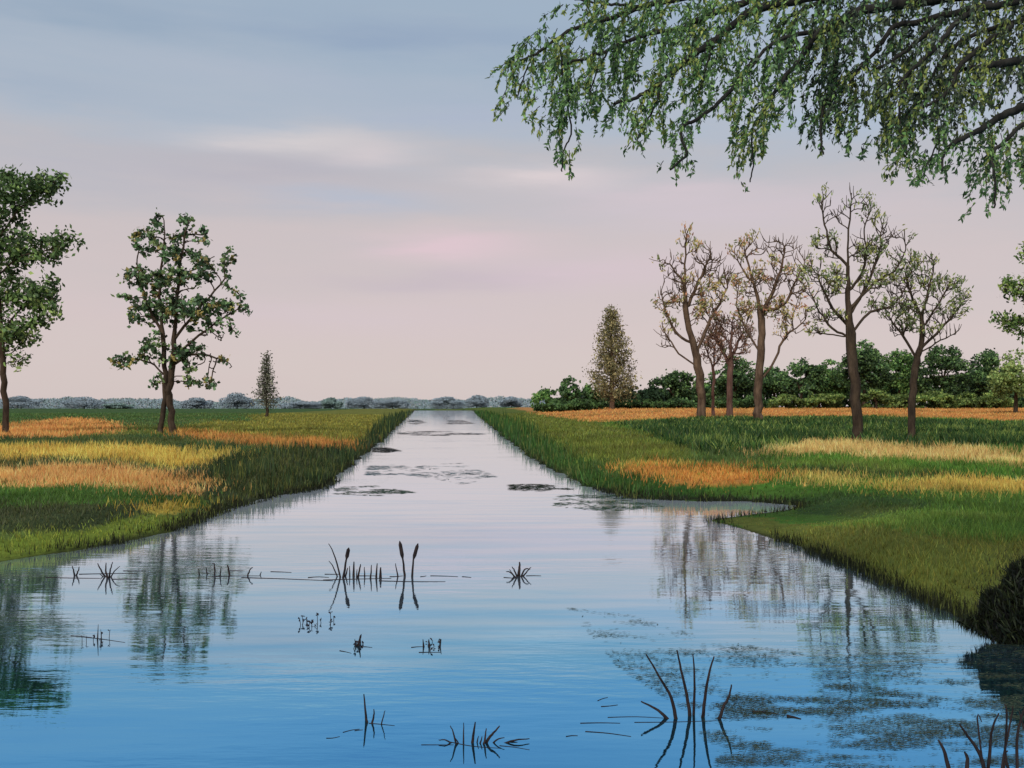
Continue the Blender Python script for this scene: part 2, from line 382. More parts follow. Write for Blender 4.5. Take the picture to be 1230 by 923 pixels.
# ------------------------------------------------------------------ trees
def tubes(name, segs, mat, parent, sides=6, origin=None):
    """segs: list of (A,B,ra,rb,dirA,dirB) arrays -> one mesh of joined frusta"""
    A = np.array([s[0] for s in segs]); B = np.array([s[1] for s in segs])
    ra = np.array([s[2] for s in segs]); rb = np.array([s[3] for s in segs])
    da = np.array([s[4] for s in segs]); db = np.array([s[5] for s in segs])
    def ring(Pc, d, r):
        d = d/np.maximum(np.linalg.norm(d, axis=1, keepdims=True), 1e-9)
        ref = np.tile(np.array([.31, .95, .05]), (len(d), 1))
        bad = np.abs((d*ref).sum(1)) > .97; ref[bad] = [1, 0, 0]
        u = np.cross(d, ref); u /= np.linalg.norm(u, axis=1, keepdims=True); v = np.cross(d, u)
        t = np.arange(sides)/sides*math.tau
        return Pc[:, None]+(u[:, None]*np.cos(t)[None, :, None]+v[:, None]*np.sin(t)[None, :, None])*r[:, None, None]
    R = np.concatenate([ring(A, da, ra), ring(B, db, rb)], 1)      # n, 2s, 3
    n = len(A); base = (np.arange(n)*2*sides)[:, None]
    k = np.arange(sides); q = np.stack([k, (k+1) % sides, (k+1) % sides+sides, k+sides], -1).reshape(-1)
    return mesh_obj(name, R.reshape(-1, 3), (base+q[None]).reshape(-1), 4, mat, parent, smooth=True, origin=origin)
def poly_segs(pts, r0, r1, power=1.0):
    pts = [np.array(p, float) for p in pts]; n = len(pts)
    out_ = []
    dirs = [pts[min(i+1, n-1)]-pts[max(i-1, 0)] for i in range(n)]
    for i in range(n-1):
        a = (i/(n-1))**power; b_ = ((i+1)/(n-1))**power
        out_.append((pts[i], pts[i+1], r0+(r1-r0)*a, r0+(r1-r0)*b_, dirs[i], dirs[i+1]))
    return out_
def smooth_line(pts, k=5, jit=0):
    pts = np.array(pts, float); n = len(pts); o = []
    for i in range(n-1):
        p0 = pts[max(i-1, 0)]; p1 = pts[i]; p2 = pts[i+1]; p3 = pts[min(i+2, n-1)]
        for t in np.arange(k)/k:
            o.append(.5*((2*p1)+(-p0+p2)*t+(2*p0-5*p1+4*p2-p3)*t*t+(-p0+3*p1-3*p2+p3)*t**3))
    o.append(pts[-1]); o = np.array(o)
    if jit: o[1:-1] += rng.normal(0, jit, o[1:-1].shape)
    return o
def grow(stems, attr, step, infl, kill, trop=(0, 0, .4), iters=140):
    """space colonisation. stems: list of polylines (first starts at the base, others start on it)."""
    nodes = []; par = []
    for s in stems:
        if not nodes: last = -1
        elif isinstance(s, tuple): s = s[0]; last = -1
        else: last = int(np.argmin([np.linalg.norm(np.array(q)-s[0]) for q in nodes]))
        for i, q in enumerate(s):
            if last >= 0 and i == 0 and nodes: continue
            nodes.append(np.array(q, float)); par.append(last); last = len(nodes)-1
    nodes = np.array(nodes); attr = np.array(attr); trop = np.array(trop)
    for it in range(iters):
        if len(attr) == 0: break
        D = np.linalg.norm(attr[:, None]-nodes[None], axis=2)
        near = D.argmin(1); dm = D[np.arange(len(attr)), near]
        ok = dm < infl
        if not ok.any(): break
        newn = []; newp = []
        for i in np.unique(near[ok]):
            v = attr[(near == i) & ok]-nodes[i]; v /= np.linalg.norm(v, axis=1, keepdims=True)+1e-9
            d = v.mean(0)
            if par[i] >= 0:
                pd = nodes[i]-nodes[par[i]]; d = d+.5*pd/(np.linalg.norm(pd)+1e-9)
            d = d+trop+rng.normal(0, .07, 3); d /= np.linalg.norm(d)+1e-9
            newn.append(nodes[i]+d*step); newp.append(i)
        newn = np.array(newn)
        dd = np.linalg.norm(newn[:, None]-nodes[None], axis=2).min(1); keep = dd > step*.35
        if not keep.any(): break
        nodes = np.concatenate([nodes, newn[keep]]); par += [p_ for p_, k_ in zip(newp, keep) if k_]
        D = np.linalg.norm(attr[:, None]-newn[None], axis=2).min(1)
        attr = attr[D > kill]
    return nodes, np.array(par)
def skeleton_segs(nodes, par, rtip, rtrunk, expo=2.2, flare=1.5, flare_h=1.2, maxr=None):
    n = len(nodes); acc = np.zeros(n); leaf = np.ones(n, bool)
    for i in range(n):
        if par[i] >= 0: leaf[par[i]] = False
    acc[leaf] = 1.0
    for i in range(n-1, -1, -1):
        if par[i] >= 0: acc[par[i]] += acc[i]
    r = acc**(1/expo); r = (r-1)/(r.max()-1+1e-9); r = rtip+(rtrunk-rtip)*r
    main = -np.ones(n, int)
    for i in range(1, n):
        p = par[i]
        if p >= 0 and (main[p] < 0 or acc[i] > acc[main[p]]): main[p] = i
    dirs = np.zeros((n, 3))
    for i in range(n):
        if par[i] >= 0: dirs[i] += nodes[i]-nodes[par[i]]
        if main[i] >= 0: dirs[i] += nodes[main[i]]-nodes[i]
    z0 = nodes[0, 2]
    r = r*(1+(flare-1)*np.clip(1-(nodes[:, 2]-z0)/flare_h, 0, 1)**2)
    segs = []
    for i in range(1, n):
        p = par[i]
        if p < 0: continue
        if main[p] == i: segs.append((nodes[p], nodes[i], r[p], r[i], dirs[p], dirs[i]))
        else: segs.append((nodes[p], nodes[i], min(r[p], r[i]*1.25), r[i], nodes[i]-nodes[p], dirs[i]))
    return segs, r, leaf, acc
BOOST = 2.2
def leaves(name, cen, size, col, mat, parent, droop=0., aspect=.5, dirs=None):
    """a leaf per centre: pointed four sided face"""
    n = len(cen); size = np.broadcast_to(size, (n,))
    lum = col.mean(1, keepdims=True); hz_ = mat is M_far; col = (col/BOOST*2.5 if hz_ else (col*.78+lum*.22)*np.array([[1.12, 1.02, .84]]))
    if dirs is None: d = rng.normal(0, 1, (n, 3))
    else: d = dirs+rng.normal(0, .35, (n, 3))
    d[:, 2] -= droop; d /= np.linalg.norm(d, axis=1, keepdims=True)
    r = rng.normal(0, 1, (n, 3)); s = np.cross(d, r); s /= np.linalg.norm(s, axis=1, keepdims=True)+1e-9
    L = d*size[:, None]*.5; Wd = s*size[:, None]*.5*aspect
    V_ = np.stack([cen-L, cen+Wd-L*.1, cen+L, cen-Wd-L*.1], 1).reshape(-1, 3)
    return mesh_obj(name, V_, np.arange(4*n), 4, mat, parent, col=np.clip(np.repeat(col, 4, axis=0)*BOOST, 0, .85))
def pal(n, cols, w=None, var=.25):
    cols = np.array([lin(c) for c in cols]); i = rng.choice(len(cols), n, p=w)
    return np.clip(cols[i]*rng.lognormal(0, var, n)[:, None], .004, .8)
def lobes_to_points(lobes, Y, n, depth=.85, surf=0.0, yoff=True):
    s = Y/F; vol = np.array([l[2]*l[3] for l in lobes], float)**1.1; vol /= vol.sum()
    out_ = []
    for l, v in zip(lobes, vol):
        m = max(1, int(round(n*v)))
        q = rng.normal(0, 1, (m, 3)); q /= np.linalg.norm(q, axis=1, keepdims=True)
        q *= (rng.uniform(surf, 1, m)**(1/2.4))[:, None]
        dy = (l[4] if len(l) > 4 else 0)*s
        c = P(l[0], l[1], Y)+np.array([0, dy, 0])
        out_.append(c+q*np.array([l[2]*s, (l[2]*.5+l[3]*.5)*s*depth, l[3]*s]))
    return np.concatenate(out_)

def lobed_tree(name, label, cat, basepx, stems_px, lobes, nattr, step_px, rtip_px, rtrunk_px, leafspec, bark, group=None, infl_px=60, kill_px=7, trop=(0,0,.22), Y=None, flare=1.5, expo=2.2, depth=.85):
    if Y is None: b = hit(*basepx)
    else: b = P(basepx[0], basepx[1], Y); b[2] = gz(b[0], b[1])
    Y = b[1]; s = Y/F
    t = thing(name, label, cat, b, group)
    stems = []
    for st in stems_px:
        pts = [P(q[0], q[1], Y)+np.array([0, (q[2] if len(q) > 2 else 0)*s, 0]) for q in st]
        if not stems: pts = [b-np.array([0, 0, .3])]+pts
        root = bool(stems) and abs(st[0][1]-basepx[1]) < 4
        ln = list(smooth_line(pts, 4, .6*s)); stems.append((ln,) if root else ln)
    at_ = lobes_to_points(lobes, Y, nattr, depth)
    nodes, par = grow(stems, at_, step_px*s, infl_px*s, kill_px*s, trop)
    segs, r, leaf, acc = skeleton_segs(nodes, par, rtip_px*s, rtrunk_px*s, flare=flare, flare_h=25*s, expo=expo)
    n0 = sum(len(x[0]) if isinstance(x, tuple) else len(x) for x in stems)
    tw = leafspec.get('twig'); twn = []
    if tw:
        for i in np.where((acc <= leafspec.get('twacc', 5)) & (np.arange(len(nodes)) >= n0))[0]:
            pd = nodes[i]-nodes[par[i]]; pd /= np.linalg.norm(pd)+1e-9
            for q in range(2 if leaf[i] else int(rng.random() < .45)):
                d = pd*.5+np.array([0, 0, .75])+rng.normal(0, .38, 3); d /= np.linalg.norm(d)
                L = rng.uniform(.35, 1.0)*tw*s; m1 = nodes[i]+d*L*.5; d2 = d+np.array([0, 0, .35])+rng.normal(0, .12, 3); e1 = m1+d2/np.linalg.norm(d2)*L*.5
                segs += poly_segs([nodes[i], m1, e1], min(r[i]*.9, .6*s), .26*s); twn += [(m1+e1)/2, e1]
    tubes('trunk', segs, bark, t, 6)
    # foliage round the outer twigs
    n0 = sum(len(x[0]) if isinstance(x, tuple) else len(x) for x in stems)
    tips = np.where((acc <= leafspec.get('acc', 4)) & (np.arange(len(nodes)) >= n0))[0]
    if leafspec.get('patch'):
        q = nodes[tips]; nz = fbm(q[:, 0]/(30*s)+5, q[:, 2]/(30*s), 61+int(basepx[0]) % 17); tips = tips[nz > leafspec['patch']]
    if tw:
        twn = np.array(twn); nz = fbm(twn[:, 0]/(24*s)+5, twn[:, 2]/(24*s), 61+int(basepx[0]) % 17); twn = twn[nz > leafspec.get('patch', 0)]
        nodes = np.concatenate([nodes, twn]); par = np.concatenate([par, rng.integers(0, n0, len(twn))]); tips = np.arange(len(nodes)-len(twn), len(nodes))
    k = leafspec['n']; m = len(tips)
    if m:
        cl = np.repeat(nodes[tips], k, axis=0); rad = leafspec['spread']*s
        cl = cl+rng.normal(0, 1, cl.shape)*rad*.5
        pd = np.repeat(nodes[tips]-nodes[par[tips]], k, axis=0); pd /= np.linalg.norm(pd, axis=1, keepdims=True)+1e-9
        size = rng.uniform(.6, 1.3, len(cl))*leafspec['size']*s
        ccol = pal(m, leafspec['cols'], leafspec.get('w'), .22)
        col = np.repeat(ccol, k, axis=0)*rng.lognormal(0, .22, len(cl))[:, None]
        leaves('foliage', cl, size, col, M_leaf, t, leafspec.get('droop', 0), leafspec.get('aspect', .5), dirs=pd*leafspec.get('align', 0.)+(0 if leafspec.get('align') else rng.normal(0, 1, cl.shape)))
    return t

# A: tall leafy tree cut by the left edge of the picture
lobed_tree('leafy_tree', 'tall dense green tree with ragged side lobes beside the orange patch on the left bank', 'tree', (8,521),
  [[(6,470),(3,430),(0,385),(-4,330),(-2,270),(2,215)], [(2,400),(25,372),(55,350,10)], [(-2,330),(30,310,-10),(70,298)], [(-2,285),(30,245),(60,222)]],
  [(0,235,42,32),(42,228,38,20),(70,218,16,12),(-10,290,45,40),(35,300,42,22),(75,292,24,16),(10,350,38,28),(48,368,27,24),(60,350,16,16),(5,400,30,24),(30,398,22,20),(20,435,14,10),(-45,260,35,40),(-45,330,35,50),(-50,390,30,30),(-25,212,30,18)],
  900, 4.5, .5, 3.6, dict(n=10, spread=9, size=6.5, acc=6, cols=[(58,84,46),(84,114,60),(46,66,44),(110,134,70),(66,92,54)], w=[.3,.25,.2,.1,.15], aspect=.55), M_bark, kill_px=5.5, infl_px=70, expo=1.7, flare=1.3)
# B: two stemmed tree with clumped leaves
lobed_tree('clumpy_leaved_tree', 'double stemmed tree with rounded green and ochre leaf clumps on the left bank', 'tree', (192,521),
  [[(195,500),(199,470),(197,430),(195,390),(192,345),(196,300),(197,265)], [(208,522),(206,500),(203,475),(205,455),(208,420),(212,370),(216,320),(222,280)], [(199,452),(180,436),(155,432),(140,436)], [(205,440),(235,425),(265,432)], [(196,400),(175,360),(165,320)], [(208,410),(240,370),(270,335)], [(207,430),(250,395),(285,372)]],
  [(190,262,10,10),(225,268,10,16),(242,285,12,12),(175,290,20,18),(210,300,28,20),(165,330,18,14),(200,340,40,20),(250,325,28,18),(275,310,10,12),(175,375,26,18),(220,375,45,22),(265,370,22,14),(150,355,10,8),(150,432,18,10),(185,420,20,18),(225,430,30,18),(262,436,18,12),(262,400,26,12),(290,372,10,8),(240,460,24,9),(190,462,12,10),(285,352,8,8)],
  1000, 4, .6, 4.2, dict(n=6, spread=5, size=5.6, acc=2, patch=.33, cols=[(48,74,50),(70,104,66),(94,118,72),(128,118,62),(42,58,42),(82,114,86)], w=[.28,.25,.14,.1,.13,.1], aspect=.75), M_bark, kill_px=5, infl_px=45, flare=1.3, expo=1.55, trop=(0,0,.1))
# C: small narrow conifer
def cone_tree(name, label, basepx, top, halfw, Y, cols, w, bark, n=2600, lobey=1.0, base_gap=.2, leafpx=3.0, cone_pow=.95):
    b = P(basepx[0], basepx[1], Y) if Y else hit(*basepx); b[2] = gz(b[0], b[1]); Y = b[1]; s = Y/F
    t = thing(name, label, 'tree', b)
    zt = P(basepx[0], top, Y)[2]; hh = zt-b[2]
    stem = [b+np.array([0, 0, -.2])]+[b+np.array([rng.normal(0, .4*s), 0, hh*f]) for f in np.linspace(.1, .98, 10)]
    segs = poly_segs(stem, halfw*s*.09+.8*s, .4*s)
    cen = []; ds = []
    nb = 70
    for i in range(nb):
        f = base_gap+(1-base_gap)*(i/nb)**.95; a = i*2.399+rng.uniform(-.4, .4)
        env = min(1, (1-f)/(1-base_gap)*1.12+.03)**cone_pow*(.6+.4*math.sin(min(1, (f-base_gap)/.12+.25)*math.pi/2))
        L = halfw*s*env*rng.uniform(.75, 1.12)
        p0 = b+np.array([0, 0, hh*f]); p1 = p0+np.array([math.cos(a)*L, math.sin(a)*L, L*.15])
        segs += poly_segs([p0, (p0+p1)/2+np.array([0, 0, .1*L]), p1], .7*s, .25*s)
        m = int(n/nb*(.35+env)); u = rng.uniform(.25, 1.05, m)
        q = p0+(p1-p0)*u[:, None]+rng.normal(0, 1, (m, 3))*np.array([3.2, 3.2, 3.8])*s*lobey*.8
        cen.append(q)
    tubes('trunk', segs, bark, t, 5)
    cen = np.concatenate(cen)
    leaves('foliage', cen, rng.uniform(.6, 1.3, len(cen))*leafpx*s, pal(len(cen), cols, w, .35), M_leaf, t, .6, .5)
    return t
cone_tree('young_conifer', 'small narrow dark conifer standing alone on the left meadow', (320,501), 425, 15, None, [(76,80,70),(100,104,92),(58,64,56)], [.4,.3,.3], M_bark, 1900, 1.0, .16)
cone_tree('autumn_poplar', 'conical brown and ochre autumn tree in front of the dark wood', (735,489), 372, 31, 232, [(98,94,62),(124,116,78),(74,78,52),(86,78,54)], [.3,.25,.25,.2], M_bark_light, 9000, 1.1, .1, cone_pow=.6)

AUT = [(132,122,66),(104,106,56),(142,96,72),(92,104,62),(158,128,88)]
GRN = [(96,112,58),(124,130,64),(72,90,54),(86,104,70)]
lobed_tree('bare_autumn_tree', 'nearly bare tree with pinkish brown twigs, first of the row on the right bank', 'tree', (842,503),
  [[(843,480),(840,450),(832,410),(824,380),(823,330),(824,290)], [(832,412),(815,402),(800,375),(794,350)], [(836,425),(850,390),(862,370),(874,345)], [(824,372),(838,340),(852,310)], [(838,440),(815,425),(799,400)], [(824,345),(808,322),(796,312)]],
  [(824,295,7,20),(808,325,16,18),(848,318,18,22),(868,335,12,20),(800,365,12,20),(820,350,22,25),(852,360,22,18),(803,398,12,12),(800,415,10,8),(845,385,20,10)],
  520, 4, .5, 5.0, dict(n=4, spread=4.5, size=4.6, twig=14, patch=.47, cols=AUT, align=1.2, aspect=.4), M_bark_light, 'row of nearly bare trees on the right bank', kill_px=6, infl_px=40, expo=1.45, flare=1.3)
lobed_tree('thin_autumn_tree', 'thin reddish tree squeezed between the first two tall trees of the right bank row', 'tree', (876,502),
  [[(876,475),(877,440),(878,405),(880,385)], [(877,440),(865,415),(855,400)], [(877,430),(890,405),(896,390)]],
  [(880,395,10,16),(862,410,14,14),(893,405,12,16),(878,425,20,10),(866,390,12,10)],
  260, 3.5, .4, 3.6, dict(n=3, spread=3, size=3.2, twig=11, patch=.42, cols=[(120,84,66),(96,72,56),(84,88,58)], align=1., aspect=.4), M_bark_red, 'row of nearly bare trees on the right bank', kill_px=3.6, infl_px=35, expo=1.55, flare=1.3)
lobed_tree('pale_sapling', 'slender pale sapling just right of the first tall bare tree', 'tree', (856,501),
  [[(857,480),(857,450),(858,425),(860,400)], [(857,445),(850,425),(846,410)], [(858,440),(868,425),(872,412)]],
  [(848,415,8,12),(860,405,10,14),(872,415,8,10),(856,432,12,8)],
  150, 3.5, .35, 1.7, dict(twig=9, n=3, spread=5, size=3.6, acc=2, patch=.3, cols=[(128,96,84),(110,92,72)], align=1., aspect=.4), M_bark_red, None, kill_px=3.6, infl_px=30, expo=1.55)
lobed_tree('forked_autumn_tree', 'tall forked tree with ochre tinted twigs and a low side limb on the right bank', 'tree', (912,506),
  [[(911,480),(912,450),(914,410),(914,375),(905,340),(895,305)], [(914,380),(928,350),(940,318),(942,296)], [(914,372),(940,368),(955,340),(966,318)], [(918,455),(932,430),(942,405),(956,395)], [(913,425),(895,395),(885,370)], [(907,345),(890,320),(882,300)]],
  [(890,305,10,14),(905,300,14,14),(930,298,16,14),(950,305,14,14),(966,318,10,12),(900,345,22,18),(935,335,22,20),(958,350,14,14),(893,380,16,14),(925,375,20,12),(950,385,16,12),(945,405,14,8),(965,390,9,8)],
  600, 4, .5, 5.0, dict(n=4, spread=4.5, size=4.6, twig=14, patch=.47, cols=AUT, align=1.2, aspect=.4), M_bark_light, 'row of nearly bare trees on the right bank', kill_px=6, infl_px=40, expo=1.45, flare=1.3)
lobed_tree('tall_bare_tree', 'tallest bare dark branched tree rising from the tan earth patch on the right bank', 'tree', (1030,531),
  [[(1029,500),(1026,460),(1022,410),(1020,380),(1019,340),(1018,300),(1022,255),(1023,232)], [(1022,405),(1000,395),(985,375),(975,355)], [(1021,395),(1000,370),(985,340),(978,325)], [(1023,400),(1045,375),(1070,368),(1085,350)], [(1020,350),(1035,330),(1040,305),(1038,275)], [(1020,372),(1050,340),(1075,325),(1088,300)], [(1019,320),(1000,300),(990,270),(987,245)], [(1023,405),(1000,402),(980,400)], [(1020,380),(1038,350),(1055,310),(1058,280)]],
  [(1023,240,5,14),(990,250,10,16),(1004,262,10,16),(1045,262,12,18),(1060,285,18,14),(1085,290,12,12),(995,300,18,18),(1040,305,25,18),(1080,320,16,16),(975,330,14,18),(1000,345,22,20),(1050,345,26,16),(1090,345,10,14),(978,370,12,16),(1000,385,20,12),(1060,370,24,10),(984,402,16,5),(1085,372,10,8)],
  700, 4.5, .55, 6.0, dict(n=4, spread=5, size=5.0, twig=16, patch=.48, cols=GRN, align=1.2, aspect=.4), M_bark, 'row of nearly bare trees on the right bank', kill_px=7, infl_px=45, expo=1.4, flare=1.3)
lobed_tree('spreading_bare_tree', 'smaller bare tree with fan of rising branches, last of the right bank row', 'tree', (1094,529),
  [[(1095,500),(1097,460),(1101,435),(1107,410),(1110,370),(1118,340),(1122,315)], [(1101,432),(1085,405),(1068,380)], [(1104,420),(1130,395),(1150,372),(1164,352)], [(1109,385),(1095,355),(1088,330)], [(1108,395),(1128,365),(1140,340)], [(1103,425),(1125,412),(1145,402)]],
  [(1122,322,7,12),(1098,322,14,14),(1140,348,12,12),(1085,350,18,14),(1115,350,16,14),(1155,368,10,12),(1075,380,14,12),(1100,375,20,16),(1135,385,20,12),(1085,400,18,10),(1120,405,20,9),(1150,400,12,5)],
  480, 4.2, .5, 4.3, dict(n=4, spread=5, size=4.8, twig=15, patch=.47, cols=GRN, align=1.2, aspect=.4), M_bark, 'row of nearly bare trees on the right bank', kill_px=6, infl_px=40, expo=1.45, flare=1.3)
# J: pine reaching in from the right edge
lobed_tree('spreading_pine', 'pine with flat bright green needle pads reaching in at the right edge', 'tree', (1292,528),
  [[(1290,480),(1286,430),(1280,380),(1276,340),(1272,300)], [(1280,385),(1250,386),(1215,385)], [(1278,350),(1250,345),(1222,342)], [(1283,400),(1255,405),(1232,402)], [(1275,320),(1245,312),(1230,306)]],
  [(1212,384,24,10),(1240,388,26,12),(1225,398,14,12),(1222,345,20,14),(1245,355,22,14),(1232,305,12,12),(1262,330,24,26),(1290,300,26,20),(1310,350,36,24),(1280,390,30,16),(1320,400,30,16),(1280,280,18,14)],
  520, 5, .7, 6, dict(n=18, spread=8, size=5.5, acc=5, cols=[(70,100,44),(98,122,52),(44,66,34),(120,134,62)], w=[.35,.25,.3,.1], aspect=.45), M_bark, kill_px=6, infl_px=60, expo=1.7, trop=(0,0,.05))

# ------------------------------------------------------------------ the wood behind the right field
def round_tree(name, label, cat, cx, base, top, wpx, Y, cols, w=None, n=2400, group=None, gap=.25, leafpx=3.4, mat=M_leaf, pointed=False, bark=M_bark, seed=0):
    b = P(cx, base, Y); b[2] = gz(b[0], b[1]); s = Y/F
    t = thing(name, label, cat, b, group)
    hpx = (b[2]-P(cx, top, Y)[2])/s*-1
    lobes = []
    k = 15
    cy0 = top+hpx*(.5-gap*.2)
    for i in range(k):
        a = rng.uniform(0, math.tau); q = rng.uniform(.2, .8)
        lx = cx+math.cos(a)*wpx*.5*q*.85; ly = top+hpx*(.44)+math.sin(a)*hpx*.32*q
        rr = rng.uniform(.11, .30)
        lobes.append((lx, ly, wpx*rr, hpx*rr*.62, rng.uniform(-.3, .3)*wpx))
    lobes.append((cx, top+hpx*.2, wpx*(.12 if pointed else .26), hpx*.2, 0))
    if pointed: lobes.append((cx, top+hpx*.35, wpx*.25, hpx*.2, 0))
    lobes.append((cx-wpx*.3, top+hpx*.5, wpx*.22, hpx*.22, 0)); lobes.append((cx+wpx*.3, top+hpx*.52, wpx*.22, hpx*.2, 0))
    if gap < .15: lobes += [(cx-wpx*.25, top+hpx*.75, wpx*.28, hpx*.22, 0), (cx+wpx*.25, top+hpx*.76, wpx*.28, hpx*.22, 0)]
    cen = lobes_to_points(lobes, Y, n, .9, .35)
    if mat is M_leaf: cen = cen+rng.normal(0, 1, cen.shape)*np.array([1.5, 1, 1.2])*s*(.4+.9*(rng.random((len(cen), 1)) < .25))
    cen = cen[cen[:, 2] > b[2]+.1]
    nz = fbm(cen[:, 0]/(7*s)+seed*3, cen[:, 2]/(6*s), 17, 3); cen = cen[nz > (.40 if wpx > 25 and mat is M_leaf else 0)]
    segs = poly_segs(smooth_line([b-np.array([0, 0, .3]), P(cx+rng.uniform(-2, 2), base-hpx*.3, Y), P(cx, base-hpx*.62, Y)], 3), wpx*s*.035+.12, .1)
    for l in lobes[:6]:
        c = P(l[0], l[1], Y)+np.array([0, l[4]*s, 0])
        segs += poly_segs([P(cx, base-hpx*.33, Y), (P(cx, base-hpx*.5, Y)+c)/2, c], wpx*s*.018+.05, .05)
    tubes('trunk', segs, bark, t, 5)
    # light and dark clumps
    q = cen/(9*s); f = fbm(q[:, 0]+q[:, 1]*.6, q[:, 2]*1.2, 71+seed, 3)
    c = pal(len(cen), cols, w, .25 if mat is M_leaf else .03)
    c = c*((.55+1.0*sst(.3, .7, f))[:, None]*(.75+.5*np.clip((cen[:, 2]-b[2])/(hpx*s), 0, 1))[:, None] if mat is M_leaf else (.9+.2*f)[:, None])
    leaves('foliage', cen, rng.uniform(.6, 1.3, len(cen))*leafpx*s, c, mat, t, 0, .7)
    return t
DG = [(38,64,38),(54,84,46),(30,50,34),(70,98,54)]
WOOD = [ # cx, top, width, Y, palette, pointed, gap, label
 (655,467,30,262,'b',0,.1,'small rounded bright green tree at the left end of the wood'),
 (684,454,44,258,'d',0,.1,'dark rounded tree just left of the conical autumn tree'),
 (708,462,34,265,'b',0,.1,'bright green bushy tree touching the left side of the conical autumn tree'),
 (758,463,44,260,'k',0,.1,'low very dark tree right behind the conical autumn tree'),
 (784,466,26,250,'k',0,.1,'tiny round almost black tree between two larger dark trees'),
 (808,443,52,258,'d',1,.1,'dark tree with pointed top left of the first bare tree'),
 (838,450,40,270,'b',0,.1,'mid green tree directly behind the first tall bare tree'),
 (884,428,62,255,'d',0,.12,'dark green tree behind the thin reddish tree'),
 (930,440,56,262,'d',0,.2,'dark tree behind the low limb of the forked tree'),
 (962,431,56,250,'d',0,.22,'broad dark green tree midway between forked tree and tallest bare tree'),
 (997,432,48,262,'b',0,.28,'green tree with sky gaps just left of the tallest bare trunk'),
 (1037,408,66,246,'d',0,.15,'tallest green tree of the wood right behind the tallest bare trunk'),
 (1080,418,58,262,'b',0,.3,'airy green tree with sky gaps between the two rightmost bare trunks'),
 (1131,414,70,250,'d',0,.18,'broad dark tree right of the last bare trunk'),
 (1168,433,40,266,'k',0,.15,'low dark tree in the dip of the wood near the right edge'),
 (1188,420,44,255,'d',0,.15,'dark rounded tree left of the pale green tree at the right edge'),
]
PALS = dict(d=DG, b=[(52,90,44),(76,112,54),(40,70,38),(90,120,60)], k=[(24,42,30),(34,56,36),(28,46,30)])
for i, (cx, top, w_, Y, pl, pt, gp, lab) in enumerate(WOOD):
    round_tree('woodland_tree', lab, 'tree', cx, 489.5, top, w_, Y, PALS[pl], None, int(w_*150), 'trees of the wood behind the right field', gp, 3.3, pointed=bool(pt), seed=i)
round_tree('pale_green_tree', 'pale olive green round tree with short dark trunk at the right edge', 'tree', 1220, 497, 420, 66, 175, [(88,110,56),(104,124,64),(72,96,48)], None, 4200, None, .3, 3.6, seed=33)
BUSH = [(905,476,40,'dark bush at the foot of the wood left of the forked tree roots'),(945,474,44,'yellow green bush right of the forked trunk at the foot of the wood'),(985,470,50,'yellow green bush left of the tallest bare trunk at the foot of the wood'),
 (1052,468,52,'broad yellow green bush right of the tallest bare trunk'),(1082,474,36,'small bush just left of the last bare trunk'),(1122,470,52,'rounded yellow green bush just right of the last bare trunk'),(1162,472,44,'yellow green bush under the dip of the wood'),(1196,470,44,'yellow green bush left of the pale green tree trunk'),
 (870,478,34,'small green bush behind the thin reddish trunk'),(768,480,60,'low dark bush right of the conical autumn tree'),(815,480,50,'low dark bush left of the first bare trunk'),(700,480,60,'low green bush left of the conical autumn tree'),(664,482,44,'lowest green bush at the left end of the wood')]
for i, (cx, top, w_, lab) in enumerate(BUSH):
    yg = cx > 920
    round_tree('bush', lab, 'bush', cx, 490.5, top, w_, 236 if i % 2 else 240, [(74,98,42),(94,112,50),(56,80,38)] if yg else [(40,66,36),(56,84,42)], None, int(w_*90), 'bushes at the foot of the wood', .05, 3.0, seed=50+i)

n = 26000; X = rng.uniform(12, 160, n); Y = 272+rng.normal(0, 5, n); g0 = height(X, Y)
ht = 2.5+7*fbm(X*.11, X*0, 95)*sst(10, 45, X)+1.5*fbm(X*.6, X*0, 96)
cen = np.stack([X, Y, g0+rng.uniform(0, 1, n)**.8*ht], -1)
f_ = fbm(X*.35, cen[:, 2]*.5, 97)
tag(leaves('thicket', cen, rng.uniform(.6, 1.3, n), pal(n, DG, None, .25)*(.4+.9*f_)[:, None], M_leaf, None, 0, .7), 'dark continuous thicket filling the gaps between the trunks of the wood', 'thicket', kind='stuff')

# ------------------------------------------------------------------ far trees on the horizon, distance haze put into their colours
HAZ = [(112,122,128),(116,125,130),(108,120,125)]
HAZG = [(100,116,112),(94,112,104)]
FAR = [(24,472,46,HAZ,'leftmost hazy grey tree clump on the horizon'),(100,473,52,HAZ,'broad hazy clump left of the double stemmed tree on the horizon'),(143,481,34,HAZG,'low greenish hazy clump left of the double stemmed trunk on the horizon'),
 (236,474,38,HAZ,'hazy grey clump right of the double stemmed trunk on the horizon'),(284,468,42,HAZ,'tallest rounded hazy clump on the horizon left of the small conifer'),(362,479,54,HAZ,'low hazy clump right of the small conifer on the horizon'),
 (398,474,26,HAZG,'small hazy clump left of the canal on the horizon'),(437,473,44,HAZ,'hazy clump over the left meadow edge on the horizon'),(472,476,40,HAZ,'hazy clump close left of the canal end on the horizon'),
 (537,473,40,HAZ,'broad hazy clump straight above the canal end'),(573,471,28,HAZ,'squarish hazy clump right of the canal end'),(614,473,28,HAZ,'rounded hazy clump left of the green wood')]
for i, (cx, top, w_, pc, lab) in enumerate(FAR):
    round_tree('distant_tree_clump', lab, 'trees', cx, 491, top+3.5, w_, 900, pc, None, 6000, 'hazy tree clumps on the horizon', .05, 1.5, M_far, bark=bark_material('haze_tinted_bark', (112,124,126), (124,136,138)), seed=80+i)
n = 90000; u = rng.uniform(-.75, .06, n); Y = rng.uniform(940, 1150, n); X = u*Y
ht = (5+8*fbm(u*40, u*0, 91)+2*fbm(u*200, u*0, 92))
